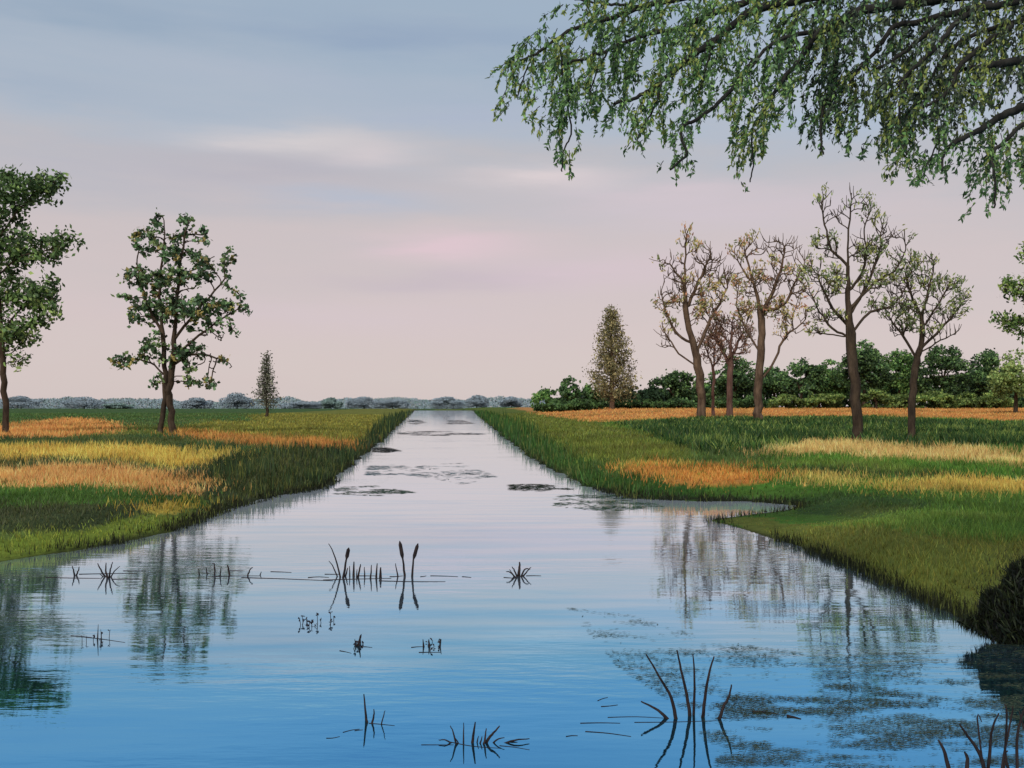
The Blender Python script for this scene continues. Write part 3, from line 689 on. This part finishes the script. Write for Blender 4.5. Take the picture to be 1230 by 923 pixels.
cen = np.stack([X, Y, .3+rng.uniform(0, 1, n)**.8*ht], -1)
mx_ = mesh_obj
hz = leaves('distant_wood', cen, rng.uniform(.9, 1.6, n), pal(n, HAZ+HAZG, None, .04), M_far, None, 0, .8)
tag(hz, 'continuous low belt of hazy blue grey woodland along the horizon', 'woodland', kind='stuff')

# dark grass clump, bottom right: the shaded slope put into its shape and colour
def tussock(name, label, lobes, Y, cols, n, leafpx, zmin=True):
    c0 = P(lobes[0][0], lobes[0][1], Y); c0[2] = gz(c0[0], c0[1])
    t = thing(name, label, 'grass clump', c0)
    cen = lobes_to_points(lobes, Y, n, .7, .2)
    g_ = np.maximum(height(cen[:, 0], cen[:, 1]), 0)
    cen[:, 2] = np.maximum(cen[:, 2], g_+rng.uniform(.0, .12, len(cen)))
    s = Y/F; segs = []
    for k in range(9):
        tp = cen[rng.integers(len(cen))]; b0 = c0+np.array([rng.normal(0, .25), rng.normal(0, .15), 0])
        segs += poly_segs(smooth_line([b0, (b0+tp)/2+np.array([0, 0, .12]), tp], 3), .022, .005)
    leaves('blades', cen, rng.uniform(.5, 1.3, len(cen))*leafpx*s, pal(len(cen), cols, None, .35), M_leaf, t, 0, .11, dirs=np.array([-.35, -.1, .8])+rng.normal(0, .25, cen.shape))
tussock('shaded_slope_tussock', 'big dark clump of long grass standing in for the shaded bank slope at bottom right', [(1222,740,46,30),(1255,715,52,44),(1240,696,30,24),(1205,755,34,14),(1275,740,50,40),(1183,750,22,9),(1200,725,24,18),(1222,768,30,9),(1170,748,18,6)], 10.6, [(14,20,12),(20,28,15),(12,15,10),(28,36,18)], 16000, 20)

# ------------------------------------------------------------------ willow bough hanging in from the right
TB = np.array([10.6, 10.2, 0.]); TB[2] = gz(10.6, 10.2)
wil = thing('overhanging_willow', 'large willow whose long drooping boughs hang across the upper right sky', 'tree', TB)
trunk_pts = smooth_line([TB-[0,0,.4], TB+[-.1,0,1.5], TB+[-.35,-.1,3.2], TB+[-.7,-.3,4.8], TB+[-1.0,-.4,6.4], TB+[-1.0,-.4,8.5]], 4)
tubes('trunk', poly_segs(trunk_pts, .52, .16), M_limb, wil, 12)
LIMBS = [ # pixel polylines, start/end radius in px, depth at start/end
 ([(1250,-20),(1118,0),(1082,5),(1030,15),(1006,29),(982,41),(961,70),(936,103),(912,143)], 8, 1.6, 9.6, 8.6, 1),
 ([(982,38),(945,45),(918,61),(903,80),(889,99)], 3.2, 1.0, 9.1, 8.8, 0),
 ([(1006,29),(1005,61),(1003,91),(999,118),(988,133),(986,164),(989,186)], 4, 1.0, 9.2, 9.0, 0),
 ([(1003,110),(1004,140)], 1.6, .8, 9.0, 9.0, 0),
 ([(1250,-45),(1040,-14),(920,8),(886,26),(860,47),(834,65),(808,86),(787,104),(766,117),(738,125)], 6.5, 1.5, 9.8, 8.6, 1),
 ([(795,99),(786,130),(774,150),(766,168)], 1.5, .7, 8.7, 8.7, 0),
 ([(1100,-40),(920,-4),(860,16),(834,26),(816,36),(782,40),(756,49),(730,61),(704,70),(676,78)], 5, 1.2, 10.4, 9.4, 1),
 ([(1040,-40),(860,-10),(772,9),(735,22),(699,31),(668,47),(644,65),(620,75)], 4.5, 1.0, 10.6, 9.8, 1),
 ([(772,9),(740,6),(712,3),(690,0)], 2.2, 1.0, 10.2, 10.2, 0),
 ([(1250,-12),(1218,3),(1173,12),(1149,27),(1124,58),(1094,85),(1079,104)], 5.5, 1.5, 8.8, 8.2, 1),
 ([(1130,27),(1100,52),(1076,70),(1053,83)], 3.4, 1.4, 8.7, 8.4, 0),
 ([(1190,5),(1100,27),(1073,33),(1052,61),(1030,85),(1020,102)], 4.5, 1.2, 9.4, 9.0, 0),
 ([(1260,66),(1230,72),(1191,79),(1160,83)], 7, 3.0, 8.4, 8.1, 1),
 ([(1215,30),(1173,61),(1152,80),(1145,100),(1132,118),(1112,128)], 4, 1.5, 8.6, 8.2, 0),
 ([(1260,118),(1230,129),(1203,140),(1173,158),(1149,170),(1134,183),(1131,205)], 6.5, 1.2, 8.0, 7.8, 1),
 ([(1260,132),(1230,149),(1203,173),(1191,188),(1195,212),(1194,250)], 3.5, 1.0, 7.9, 7.7, 1),
 ([(905,72),(873,114),(842,140),(821,151),(818,166),(825,185),(805,204)], 2.8, 1.3, 8.9, 8.6, 0),
 ([(672,55),(676,90),(681,125),(686,161),(676,184),(675,206)], 1.4, .8, 9.8, 9.6, 0),
 ([(1094,85),(1082,120),(1080,143),(1086,179),(1090,192)], 1.8, .8, 8.3, 8.2, 0),
 ([(930,110),(915,140),(904,156),(905,195),(901,219)], 1.3, .8, 8.7, 8.6, 0),
 ([(1134,150),(1120,185),(1112,200)], 1.2, .7, 8.0, 7.9, 0),
 ([(1250,20),(1180,38),(1140,62),(1118,95),(1100,130)], 3.5, 1.0, 9.2, 8.8, 1),
 ([(1250,-80),(1150,-30),(1060,-20),(1000,-4),(950,20),(925,40)], 5, 1.5, 10.5, 10.0, 1),
 ([(860,47),(850,75),(842,105)], 1.5, .8, 9.0, 9.0, 0), ([(730,61),(715,90),(705,120)], 1.3, .6, 9.5, 9.5, 0),
 ([(640,66),(628,95),(622,120)], 1.1, .6, 9.8, 9.8, 0),
]
low_x = [596,604,612,625,640,660,680,695,705,725,740,755,770,790,805,822,835,860,885,902,918,935,960,985,1010,1045,1062,1080,1100,1130,1160,1185,1200,1215,1260]
low_y = [100,150,155,120,165,180,214,200,140,160,185,198,180,160,205,212,170,140,160,216,190,165,150,170,180,214,190,200,224,215,225,245,266,245,225]
anch = []; outer = []
for li, (pts, r0, r1, y0, y1, conn) in enumerate(LIMBS):
    k = len(pts); W3 = [P(p[0], p[1], y0+(y1-y0)*i/(k-1)) for i, p in enumerate(pts)]
    s = y0/F
    line = smooth_line(W3, 6, .6*s)
    segs = poly_segs(line, r0*s, r1*s, .9)
    if conn:       # out of frame: carry the bough on to the trunk
        j = min(int(len(trunk_pts)*.45)+li % 8, len(trunk_pts)-2); tp = trunk_pts[j]
        a = W3[0]; ext = smooth_line([tp, (tp+a)/2+np.array([0, 0, .5]), a], 6)
        segs = poly_segs(ext, r0*s*1.9, r0*s)+segs; outer += list(ext[8:])
    tubes('bough', segs, M_limb, wil, 7)
    # anchors for the hanging shoots
    for q in line:
        px = CX+F*q[0]/q[1]; anch.append((q, px, HZ+F*(H-q[2])/q[1]))
shoots = []; lc = []; ld = []; lcol = []
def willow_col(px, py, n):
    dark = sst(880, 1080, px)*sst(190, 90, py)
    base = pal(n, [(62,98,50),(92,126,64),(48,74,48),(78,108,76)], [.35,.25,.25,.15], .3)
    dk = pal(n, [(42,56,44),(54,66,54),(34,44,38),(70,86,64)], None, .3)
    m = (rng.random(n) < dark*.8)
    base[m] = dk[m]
    ygn = fbm(np.array([px/45.]), np.array([py/35.]), 7)[0]
    if ygn > .56:
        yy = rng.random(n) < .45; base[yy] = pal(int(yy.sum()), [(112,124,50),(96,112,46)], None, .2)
    return base
def add_shoot(q, px, py, length_px, drift):
    s = q[1]/F; n = max(3, int(length_px/4.0))
    pts = [q]; d = np.array([drift, rng.normal(0, .25), -.35])
    for i in range(n):
        d = d*.86+np.array([rng.normal(0, .10), rng.normal(0, .08), -.17]); d2 = d/np.linalg.norm(d)
        pts.append(pts[-1]+d2*4.0*s)
    shoots.extend(poly_segs(pts, .55*s, .3*s))
    m = int(n*2.7)
    t = rng.uniform(0.05, 1, m)*(n-.01); i = t.astype(int); P_ = np.array(pts)
    c = P_[i]+(P_[i+1]-P_[i])*(t-i)[:, None]
    dr = (P_[i+1]-P_[i]); dr /= np.linalg.norm(dr, axis=1, keepdims=True)
    dr = dr+rng.normal(0, .55, dr.shape); dr /= np.linalg.norm(dr, axis=1, keepdims=True)
    c = c+dr*3.2*s+rng.normal(0, 1.2*s, c.shape)
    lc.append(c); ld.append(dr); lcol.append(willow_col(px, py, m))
cand = [a for a in anch if 598 < a[1] < 1300]
for _ in range(780):
    q, px, py = cand[rng.integers(len(cand))]
    lim = np.interp(px, low_x, low_y)
    q2 = q+np.array([rng.normal(0, 7), rng.normal(0, 40), rng.normal(0, 5)])*q[1]/F
    L = (lim-py)*rng.uniform(.15, .98)
    if L < 8: continue
    L = min(L, rng.uniform(35, 85))
    add_shoot(q2, px, py, L, rng.normal(-.25, .35))
for _ in range(620):                    # the part of the crown outside the frame
    q = outer[rng.integers(len(outer))]; q2 = q+np.array([rng.normal(0, .35), rng.normal(0, .6), rng.normal(0, .15)])
    px = CX+F*q2[0]/q2[1]
    if px < 1262: continue
    add_shoot(q2, px, 80, rng.uniform(30, 120), rng.normal(-.1, .4))
# filler sprays between the boughs
for _ in range(980):
    px = 605+645*rng.random()**.8; lim = np.interp(px, low_x, low_y)
    top = np.interp(px, [600, 620, 660, 700, 1260], [95, 62, 14, -8, -30])
    py = rng.uniform(top, lim-22) if rng.random() < .4 else top+(lim-top-22)*rng.random()**1.6
    if fbm(np.array([px/28.]), np.array([py/22.]), 44)[0] < .40: continue
    add_shoot(P(px, py, rng.uniform(8.4, 10.4)), px, py, min(lim-py, rng.uniform(14, 40)), rng.normal(-.5, .5))
tubes('twigs', shoots, M_limb, wil, 3)
lc = np.concatenate(lc); ld = np.concatenate(ld); lcol = np.concatenate(lcol)
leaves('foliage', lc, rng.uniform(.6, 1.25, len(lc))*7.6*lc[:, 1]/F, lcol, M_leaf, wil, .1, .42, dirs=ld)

# ------------------------------------------------------------------ dead reeds standing in the water
def tuft(name, label, cat, base_y, stems, floats=(), group='dead plants standing in the water', stemname='stem', rpx=1.3, r_thick=False):
    """stems: (base x, [(x,y)...], radius px, cattail?)   floats: (x0,y0,x1,y1)"""
    Y0 = F*H/(base_y-HZ); s = Y0/F
    xm = np.mean([q[0] for q in stems]) if stems else floats[0][0]
    t = thing(name, label, cat, P(xm, base_y, Y0), group)
    for k, st in enumerate(stems):
        bx, pts, r = st[0], st[1], st[2]*rpx
        Yk = Y0*(1+rng.normal(0, .004))
        L = [P(bx, base_y+2.5, Yk)]+[P(x, y, Yk)+np.array([0, rng.normal(0, 1.5)*s, 0]) for x, y in pts]
        ln = smooth_line(L, 4, .2*s)
        sg = poly_segs(ln, r*s, r*s*.35)
        if len(st) > 3:      # thick seed head near the tip
            a = ln[int(len(ln)*.45)]; e = ln[-1]; m1 = a+(e-a)*.25; m2 = a+(e-a)*.8
            sg += poly_segs([a, m1, m2, e], r*s*.9, r*s*.9); sg = sg[:-3]+[(a, m1, r*s*.6, r*s*1.5, e-a, e-a), (m1, m2, r*s*1.5, r*s*1.4, e-a, e-a), (m2, e, r*s*1.4, r*s*.3, e-a, e-a)]
        tubes(stemname, sg, M_stem, t, 6)
    for (x0, y0, x1, y1) in floats:
        a = P(x0, y0, F*H/(y0-HZ)); b_ = P(x1, y1, F*H/(y1-HZ)); a[2] = b_[2] = .0
        m_ = (a+b_)/2+np.array([0, rng.normal(0, .02), 0])
        tubes('floating_stem', poly_segs(smooth_line([a, m_, b_], 4), (.9 if r_thick else .5)*rpx*s, .3*rpx*s), M_stem, t, 5)
    return t
tuft('reed_tuft', 'tiny forked twig standing in the water near the left bank', 'reeds', 692, [(90,[(89,686),(87,680)],1.0),(91,[(93,687),(95,681)],1.0)], [(95,690,165,689),(55,694,120,695)])
tuft('reed_tuft', 'spiky small tuft of four thin stems in water at far left', 'reeds', 693, [(128,[(122,684),(117,677)],1.0),(129,[(127,685),(128,676)],1.1),(131,[(133,684),(136,675)],1.0),(132,[(138,686),(143,681)],.8),(127,[(120,690)],.8)], [(135,696,170,696),(148,686,176,686)])
tuft('broken_reed_row', 'scattered row of short broken stems below the reflection of the double stemmed tree', 'reeds', 691, [(240,[(239,683)],.8),(250,[(248,682)],.9),(258,[(257,679),(255,677)],.9),(264,[(266,681)],.8),(276,[(274,682),(273,679)],1.1),(297,[(300,685),(303,682)],.9),(312,[(314,687)],.8)], [(275,686,292,686),(255,693,312,692),(325,687,350,688),(290,694,400,698)])
tuft('reed_tuft', 'reed tuft with two long leaning stems and a row of short stubs in mid water', 'reeds', 693, [(409,[(403,670),(395,653)],1.0),(406,[(400,681),(395,674)],.8),(412,[(416,672),(419,658)],1.3,1),(414,[(418,682)],1.1),(420,[(420,680)],.9),(425,[(425,675)],1.5),(430,[(432,683),(433,678)],1.1),(428,[(429,684)],.8),(438,[(438,681)],.9),(445,[(446,679)],1.0),(452,[(453,677)],1.2),(457,[(457,682)],1.7)], [(390,690,408,690),(388,697,470,695),(428,692,452,692),(370,694,395,694)])
tuft('reed_tuft', 'pair of tall dark cattail stems standing in mid water', 'reeds', 692, [(486,[(484,672),(480,650)],1.3,1),(495,[(497,672),(502,653)],1.2,1),(478,[(475,677)],.9)], [(468,693,484,692),(505,693,512,692),(455,698,535,699)])
tuft('floating_twig', 'dark twig floating flat right of the cattail pair', 'twig', 693, [], [(517,692,550,693),(555,693,566,694)], None)
tuft('reed_tuft', 'small fan shaped reed tuft alone right of the middle of the pond', 'reeds', 693, [(622,[(618,686),(615,681)],1.0),(623,[(624,684),(624,676)],1.8),(625,[(630,685),(637,684)],1.0),(621,[(613,688),(608,687)],.9),(626,[(632,688),(638,682)],.9),(620,[(612,684)],.8)], [(632,692,650,692),(605,694,620,695)])
def leafclump(label, base_y, cx, w_, n_, hgt_px, floats=(), tall=()):
    Y0 = F*H/(base_y-HZ); s = Y0/F
    t = thing('water_plant', label, 'water plant', P(cx, base_y, Y0), 'small dark water plants')
    c = np.stack([P(cx, base_y, Y0)[0]+rng.uniform(-.5, .5, n_)*w_*s, Y0+rng.normal(0, .12, n_), rng.uniform(.3, 1, n_)**1.5*hgt_px*s], -1)
    for q in c: tubes('stem', poly_segs([(q[0]+rng.normal(0, .01), q[1], -.02), tuple(q)], .5*s, .35*s), M_stem, t, 4)
    cc = np.repeat(c, 3, axis=0)+rng.normal(0, .8*s, (n_*3, 3))
    leaves('foliage', cc, rng.uniform(2.5, 5, len(cc))*s, pal(len(cc), [(28,26,38),(38,34,44)], None, .2), M_leaf, t, 0, .6)
    for (bx, tx, ty, r) in tall:
        tubes('stem', poly_segs([P(bx, base_y+2, Y0), P(tx, ty, Y0)], r*1.7*s, r*.4*s), M_stem, t, 5)
    for (x0, y0, x1, y1) in floats:
        a = P(x0, y0, F*H/(y0-HZ)); b_ = P(x1, y1, F*H/(y1-HZ)); a[2] = b_[2] = .0
        tubes('floating_stem', poly_segs([a, (a+b_)/2+np.array([0, .01, 0]), b_], .7*s, .35*s), M_stem, t, 5)
leafclump('dark speckled cluster of small leaves above water left of centre', 750, 380, 42, 16, 10)
leafclump('low dark clump with long flat twig in the reflection gap at left', 769, 116, 34, 7, 9, [(98,765,150,772),(85,764,110,766)], [(117,118,750,.6),(122,121,756,.5)])
leafclump('little dark pointed plant left of centre in the blue water', 776, 430, 14, 7, 7, [(432,777,447,778),(408,782,422,785)], [(430,433,763,1.2),(428,426,768,.8)])
leafclump('little dark flat plant just right of centre in the blue water', 777, 515, 34, 9, 6, [(494,778,508,777),(503,784,530,784)], [(509,508,768,.9),(516,515,768,1),(528,530,768,.8)])
tuft('reed_tuft', 'single upright stem tuft with drifting dead stems, bottom left of centre', 'reeds', 869, [(441,[(439,855),(437,834)],1.6),(446,[(449,860),(449,852)],1.2),(458,[(461,858),(463,853)],.7),(442,[(440,862)],1.4)], [(443,869,474,872),(412,880,432,876),(392,887,408,885),(426,878,436,877)], rpx=1.3)
tuft('reed_tuft', 'wide spiky fan of dead stems at the bottom middle of the pond', 'reeds', 893, [(548,[(545,882),(541,872)],1.1),(557,[(557,880),(557,868)],.9),(567,[(569,880),(571,867)],1.6),(583,[(588,885),(594,880),(600,873)],1.6),(576,[(579,885)],1.0),(590,[(597,888),(606,885)],1.0),(545,[(536,889),(527,889)],1.0),(600,[(618,889),(636,889)],1.2),(552,[(547,886)],1.),(572,[(575,884)],.9),(581,[(583,884),(584,876)],1.2),(598,[(615,892),(634,896)],1.1)], [(506,895,545,895),(538,891,600,899),(600,896,636,901)], rpx=1.3)
tuft('drifting_twigs', 'thin curved twigs drifting right of the bottom fan of stems', 'twig', 885, [], [(680,885,694,884),(703,879,758,885),(718,842,730,838),(722,849,742,847),(697,869,745,869)], None, rpx=1.6)
tuft('bare_branch_clump', 'clump of tall bare dark branches with long flat twig at lower right water', 'branches', 862, [(812,[(806,838),(793,815),(776,786)],2.0),(802,[(790,853),(770,843)],2.0),(829,[(825,835),(818,805),(813,781)],2.0),(833,[(834,815),(832,786)],1.5),(844,[(848,830),(852,805),(858,789)],1.8),(842,[(846,850)],1.2)], [(730,862,800,863),(762,868,860,866),(862,862,885,862)], rpx=1.2)
tuft('bare_branch_clump', 'single curved dark stem right of the tall branch clump', 'branches', 862, [(864,[(869,850),(876,835),(878,822)],2.0)], [(859,863,872,862)], rpx=1.1)
tuft('drifting_twigs', 'short dark log pieces drifting right of the tall branch clump', 'twig', 858, [], [(904,856,935,858),(945,861,962,864)], None, rpx=2.6, r_thick=True)
tuft('dead_branch_thicket', 'forked dead branches poking out of the water at the bottom right corner', 'branches', 935, [(1142,[(1135,905),(1128,890)],2.6),(1160,[(1162,912),(1158,903)],2.6),(1185,[(1178,908),(1163,885),(1152,870)],2.4),(1186,[(1188,900),(1192,875),(1198,856)],2.0),(1213,[(1208,908),(1210,902)],2.0),(1222,[(1222,890),(1226,862),(1230,850)],1.8),(1200,[(1213,870),(1217,848)],1.4),(1240,[(1232,885),(1225,855)],1.4),(1182,[(1174,862),(1180,868)],1.2),(1205,[(1208,858),(1206,846)],1.4)], rpx=1.15)

# thin flecks on the surface: canal weed, and olive ones imitating the tree reflection
def weed(name, label, regions, n, cols, lpx, kind=None, thresh=.5, sc=(14., 5.), group=None, asp=.5):
    pts = []
    for (poly, dens) in regions:
        xs = [p[0] for p in poly]; ysq = [p[1] for p in poly]
        m = int(n*dens); px = rng.uniform(min(xs), max(xs), m); py = rng.uniform(min(ysq), max(ysq), m)
        k = inside(poly, px, py) & (fbm(px/sc[0], py/sc[1], 5, 5)+rng.normal(0, .07, m) > thresh)
        pts.append(np.stack([px[k], py[k]], -1))
    p = np.concatenate(pts); Y = F*H/(p[:, 1]-HZ); X = (p[:, 0]-CX)/F*Y
    k = inside(water_poly, X, Y); X = X[k]; Y = Y[k]; m = len(X)
    s = Y/F; a = rng.normal(0, .5, m); L = rng.uniform(.5, 1.4, m)*lpx*s; Wd = L*asp*np.clip(Y/8, .8, 2.5)
    d = np.stack([np.cos(a), np.sin(a), np.zeros(m)], -1); e = np.stack([-np.sin(a), np.cos(a), np.zeros(m)], -1)
    cen = np.stack([X, Y, np.full(m, .004)+rng.uniform(0, .006, m)], -1)
    V_ = np.stack([cen-d*L[:, None]/2, cen-e*Wd[:, None]/2, cen+d*L[:, None]/2, cen+e*Wd[:, None]/2], 1).reshape(-1, 3)
    o = mesh_obj(name, V_, np.arange(4*m), 4, M_leaf, None, col=np.repeat(pal(m, cols, None, .3), 4, axis=0))
    return tag(o, label, 'water weed', group, kind)
weed('reflection_flecks', 'patches of thin olive flecks imitating a tree reflection over the lower right of the pond', [
  ([(680,730),(760,740),(860,770),(1000,790),(1230,770),(1230,923),(860,923),(830,860),(740,800)], 1.0), ([(860,830),(1230,810),(1230,923),(860,923)], .7)],
  42000, [(76,90,70),(62,76,62),(98,108,80),(84,84,70)], 6.5, 'stuff', .53, (60., 7.), asp=.12)  # olive flecks added in place of the overhanging tree's reflection
MATS = [((402,590),(500,592),4,'dark green weed strip reaching out from the left bank where the canal opens',(84,104,84)),
 ((440,566),(520,570),5,'blue green weed strip crossing the left half of the canal mouth',(108,130,134)),
 ((500,566),(605,576),6,'wide blue green weed strip in the middle of the canal mouth',(102,126,128)),
 ((612,586),(690,588),3,'dark weed strip reaching out from the right bank of the canal',(50,62,44)),
 ((448,541),(482,542),2.2,'short dark weed strip by the left bank of the canal',(60,60,56)),
 ((478,521),(590,522),2.0,'thin dark weed strip right across the canal',(60,66,66)),
 ((490,507),(512,508),2.2,'dark weed strip by the left bank near the canal end',(48,56,56)),
 ((538,508),(570,509),2.2,'dark weed strip by the right bank near the canal end',(48,56,56)),
 ((665,603),(800,609),6,'pale green weed fringe along the right bank before the inlet',(78,104,78))]
for (a, b_, t_, lab, cl) in MATS:
    weed('weed_strip', lab, [([(a[0], a[1]-t_*1.2), ((a[0]+b_[0])/2, a[1]-t_*1.6), (b_[0], b_[1]), ((a[0]+b_[0])/2, b_[1]+t_), (a[0], a[1]+t_)], 1.0)], int(300+(b_[0]-a[0])*12), [cl, tuple(int(v*.8) for v in cl)], 9, None, .50, (40., 2.2), 'weed strips in the canal', asp=.10)

# ------------------------------------------------------------------ camera
cam = bpy.data.cameras.new('camera'); co = bpy.data.objects.new('camera', cam); C.objects.link(co)
cam.sensor_fit = 'HORIZONTAL'; cam.sensor_width = 36; cam.lens = 36*F/1230.0
cam.shift_y = (HZ-461.5)/1230.0
cam.clip_start = .1; cam.clip_end = 20000
co.location = (0, 0, H); co.rotation_euler = (math.radians(90), 0, 0)
scene.camera = co

# ------------------------------------------------------------------ sky and sun
SUN_EL, SUN_AZ = math.radians(38), math.radians(205)      # azimuth clockwise from +Y: behind and to the left
wd = bpy.data.worlds.new('World'); scene.world = wd; wd.use_nodes = True
nt = wd.node_tree; nt.nodes.clear()
out = N(nt, 'ShaderNodeOutputWorld'); bg = N(nt, 'ShaderNodeBackground'); nt.links.new(bg.outputs[0], out.inputs[0])
sky = N(nt, 'ShaderNodeTexSky', sky_type='NISHITA'); sky.sun_disc = False; sky.sun_elevation = SUN_EL; sky.sun_rotation = SUN_AZ
bg.inputs['Strength'].default_value = .1
tc = N(nt, 'ShaderNodeTexCoord'); sp = N(nt, 'ShaderNodeSeparateXYZ'); nt.links.new(tc.outputs['Generated'], sp.inputs[0])
x_, y_, z_ = sp.outputs
az = MATH(nt, 'ARCTAN2', x_, y_)
mp = N(nt, 'ShaderNodeMapping'); mp.inputs['Scale'].default_value = (1.6, 1.6, 9); nt.links.new(tc.outputs['Generated'], mp.inputs[0])
n1 = N(nt, 'ShaderNodeTexNoise'); n1.inputs['Scale'].default_value = 2.2; n1.inputs['Detail'].default_value = 6; n1.inputs['Roughness'].default_value = .55
nt.links.new(mp.outputs[0], n1.inputs['Vector'])
mp2 = N(nt, 'ShaderNodeMapping'); mp2.inputs['Scale'].default_value = (4, 4, 30); nt.links.new(tc.outputs['Generated'], mp2.inputs[0])
n2 = N(nt, 'ShaderNodeTexNoise'); n2.inputs['Scale'].default_value = 2.5; n2.inputs['Detail'].default_value = 5
nt.links.new(mp2.outputs[0], n2.inputs['Vector'])
zj = MATH(nt, 'ADD', z_, MATH(nt, 'MULTIPLY', MATH(nt, 'SUBTRACT', n1.outputs['Fac'], .5), .14))
zj = MATH(nt, 'ADD', zj, MATH(nt, 'MULTIPLY', MATH(nt, 'SUBTRACT', n2.outputs['Fac'], .5), .04))
veil = ramp(nt, zj, [(0, lin((214,200,198))), (.08, lin((214,197,196))), (.16, lin((208,195,195))), (.23, lin((192,190,195))), (.28, lin((180,189,202))), (.36, lin((164,181,199))), (.6, lin((158,178,204))), (1, lin((172,188,210)))])
def cloud(col, px, py, wpx, hpx, amt, colr):
    za = (HZ-py)/F; za = za/math.sqrt(1+za*za); a0 = math.atan((px-CX)/F)
    da = MATH(nt, 'DIVIDE', MATH(nt, 'SUBTRACT', MATH(nt, 'ADD', az, MATH(nt, 'MULTIPLY', MATH(nt, 'SUBTRACT', n2.outputs['Fac'], .5), .08)), a0), wpx/F)
    dz = MATH(nt, 'DIVIDE', MATH(nt, 'SUBTRACT', MATH(nt, 'ADD', z_, MATH(nt, 'MULTIPLY', MATH(nt, 'SUBTRACT', n1.outputs['Fac'], .5), .05)), za), hpx/F)
    r2 = MATH(nt, 'ADD', MATH(nt, 'MULTIPLY', da, da), MATH(nt, 'MULTIPLY', dz, dz))
    g_ = MATH(nt, 'MULTIPLY', MATH(nt, 'EXPONENT', MATH(nt, 'MULTIPLY', r2, -1.0)), amt)
    g_ = MATH(nt, 'MULTIPLY', g_, MATH(nt, 'MULTIPLY_ADD', n2.outputs['Fac'], 1.4, .3), clamp=True)
    return MIX(nt, g_, col, lin(colr))
for a in [(350,178,100,16,.85,(224,214,212)),(440,192,60,12,.7,(222,210,210)),(300,218,170,28,.6,(186,180,190)),(120,230,140,30,.5,(192,188,196)),(650,215,90,11,.85,(226,212,212)),(800,235,120,16,.6,(220,202,208)),(545,297,90,15,.9,(226,200,206)),(560,335,130,14,.6,(192,178,190)),
          (700,330,160,22,.6,(220,198,206)),(880,262,200,26,.5,(216,200,208)),(400,380,220,26,.5,(216,198,204)),(120,60,170,18,.5,(148,168,190)),(480,42,210,14,.55,(148,166,192)),(330,100,160,12,.4,(180,188,204)),(1020,150,180,30,.5,(180,194,212)),(560,135,120,20,.4,(176,184,206)),(430,248,95,10,.65,(180,190,208)),(60,140,120,16,.4,(160,176,196))]:
    veil = cloud(veil, *a)
# the thin cloud veil lies over the physical sky; its radiance is scaled to the background strength
vs = N(nt, 'ShaderNodeVectorMath', operation='SCALE'); nt.links.new(veil, vs.inputs[0]); vs.inputs['Scale'].default_value = 10.0
nt.links.new(MIX(nt, .92, sky.outputs[0], vs.outputs[0]), bg.inputs[0])
sl = bpy.data.lights.new('sun', 'SUN'); so = bpy.data.objects.new('sun', sl); C.objects.link(so)
sl.energy = 1.7; sl.angle = math.radians(10); sl.color = (1, .94, .86)
d = Vector((math.sin(SUN_AZ)*math.cos(SUN_EL), math.cos(SUN_AZ)*math.cos(SUN_EL), math.sin(SUN_EL)))
so.rotation_euler = d.to_track_quat('Z', 'Y').to_euler(); so.location = (-20, -30, 30)
scene.view_settings.view_transform = 'Standard'; scene.view_settings.look = 'None'; scene.view_settings.exposure = 0
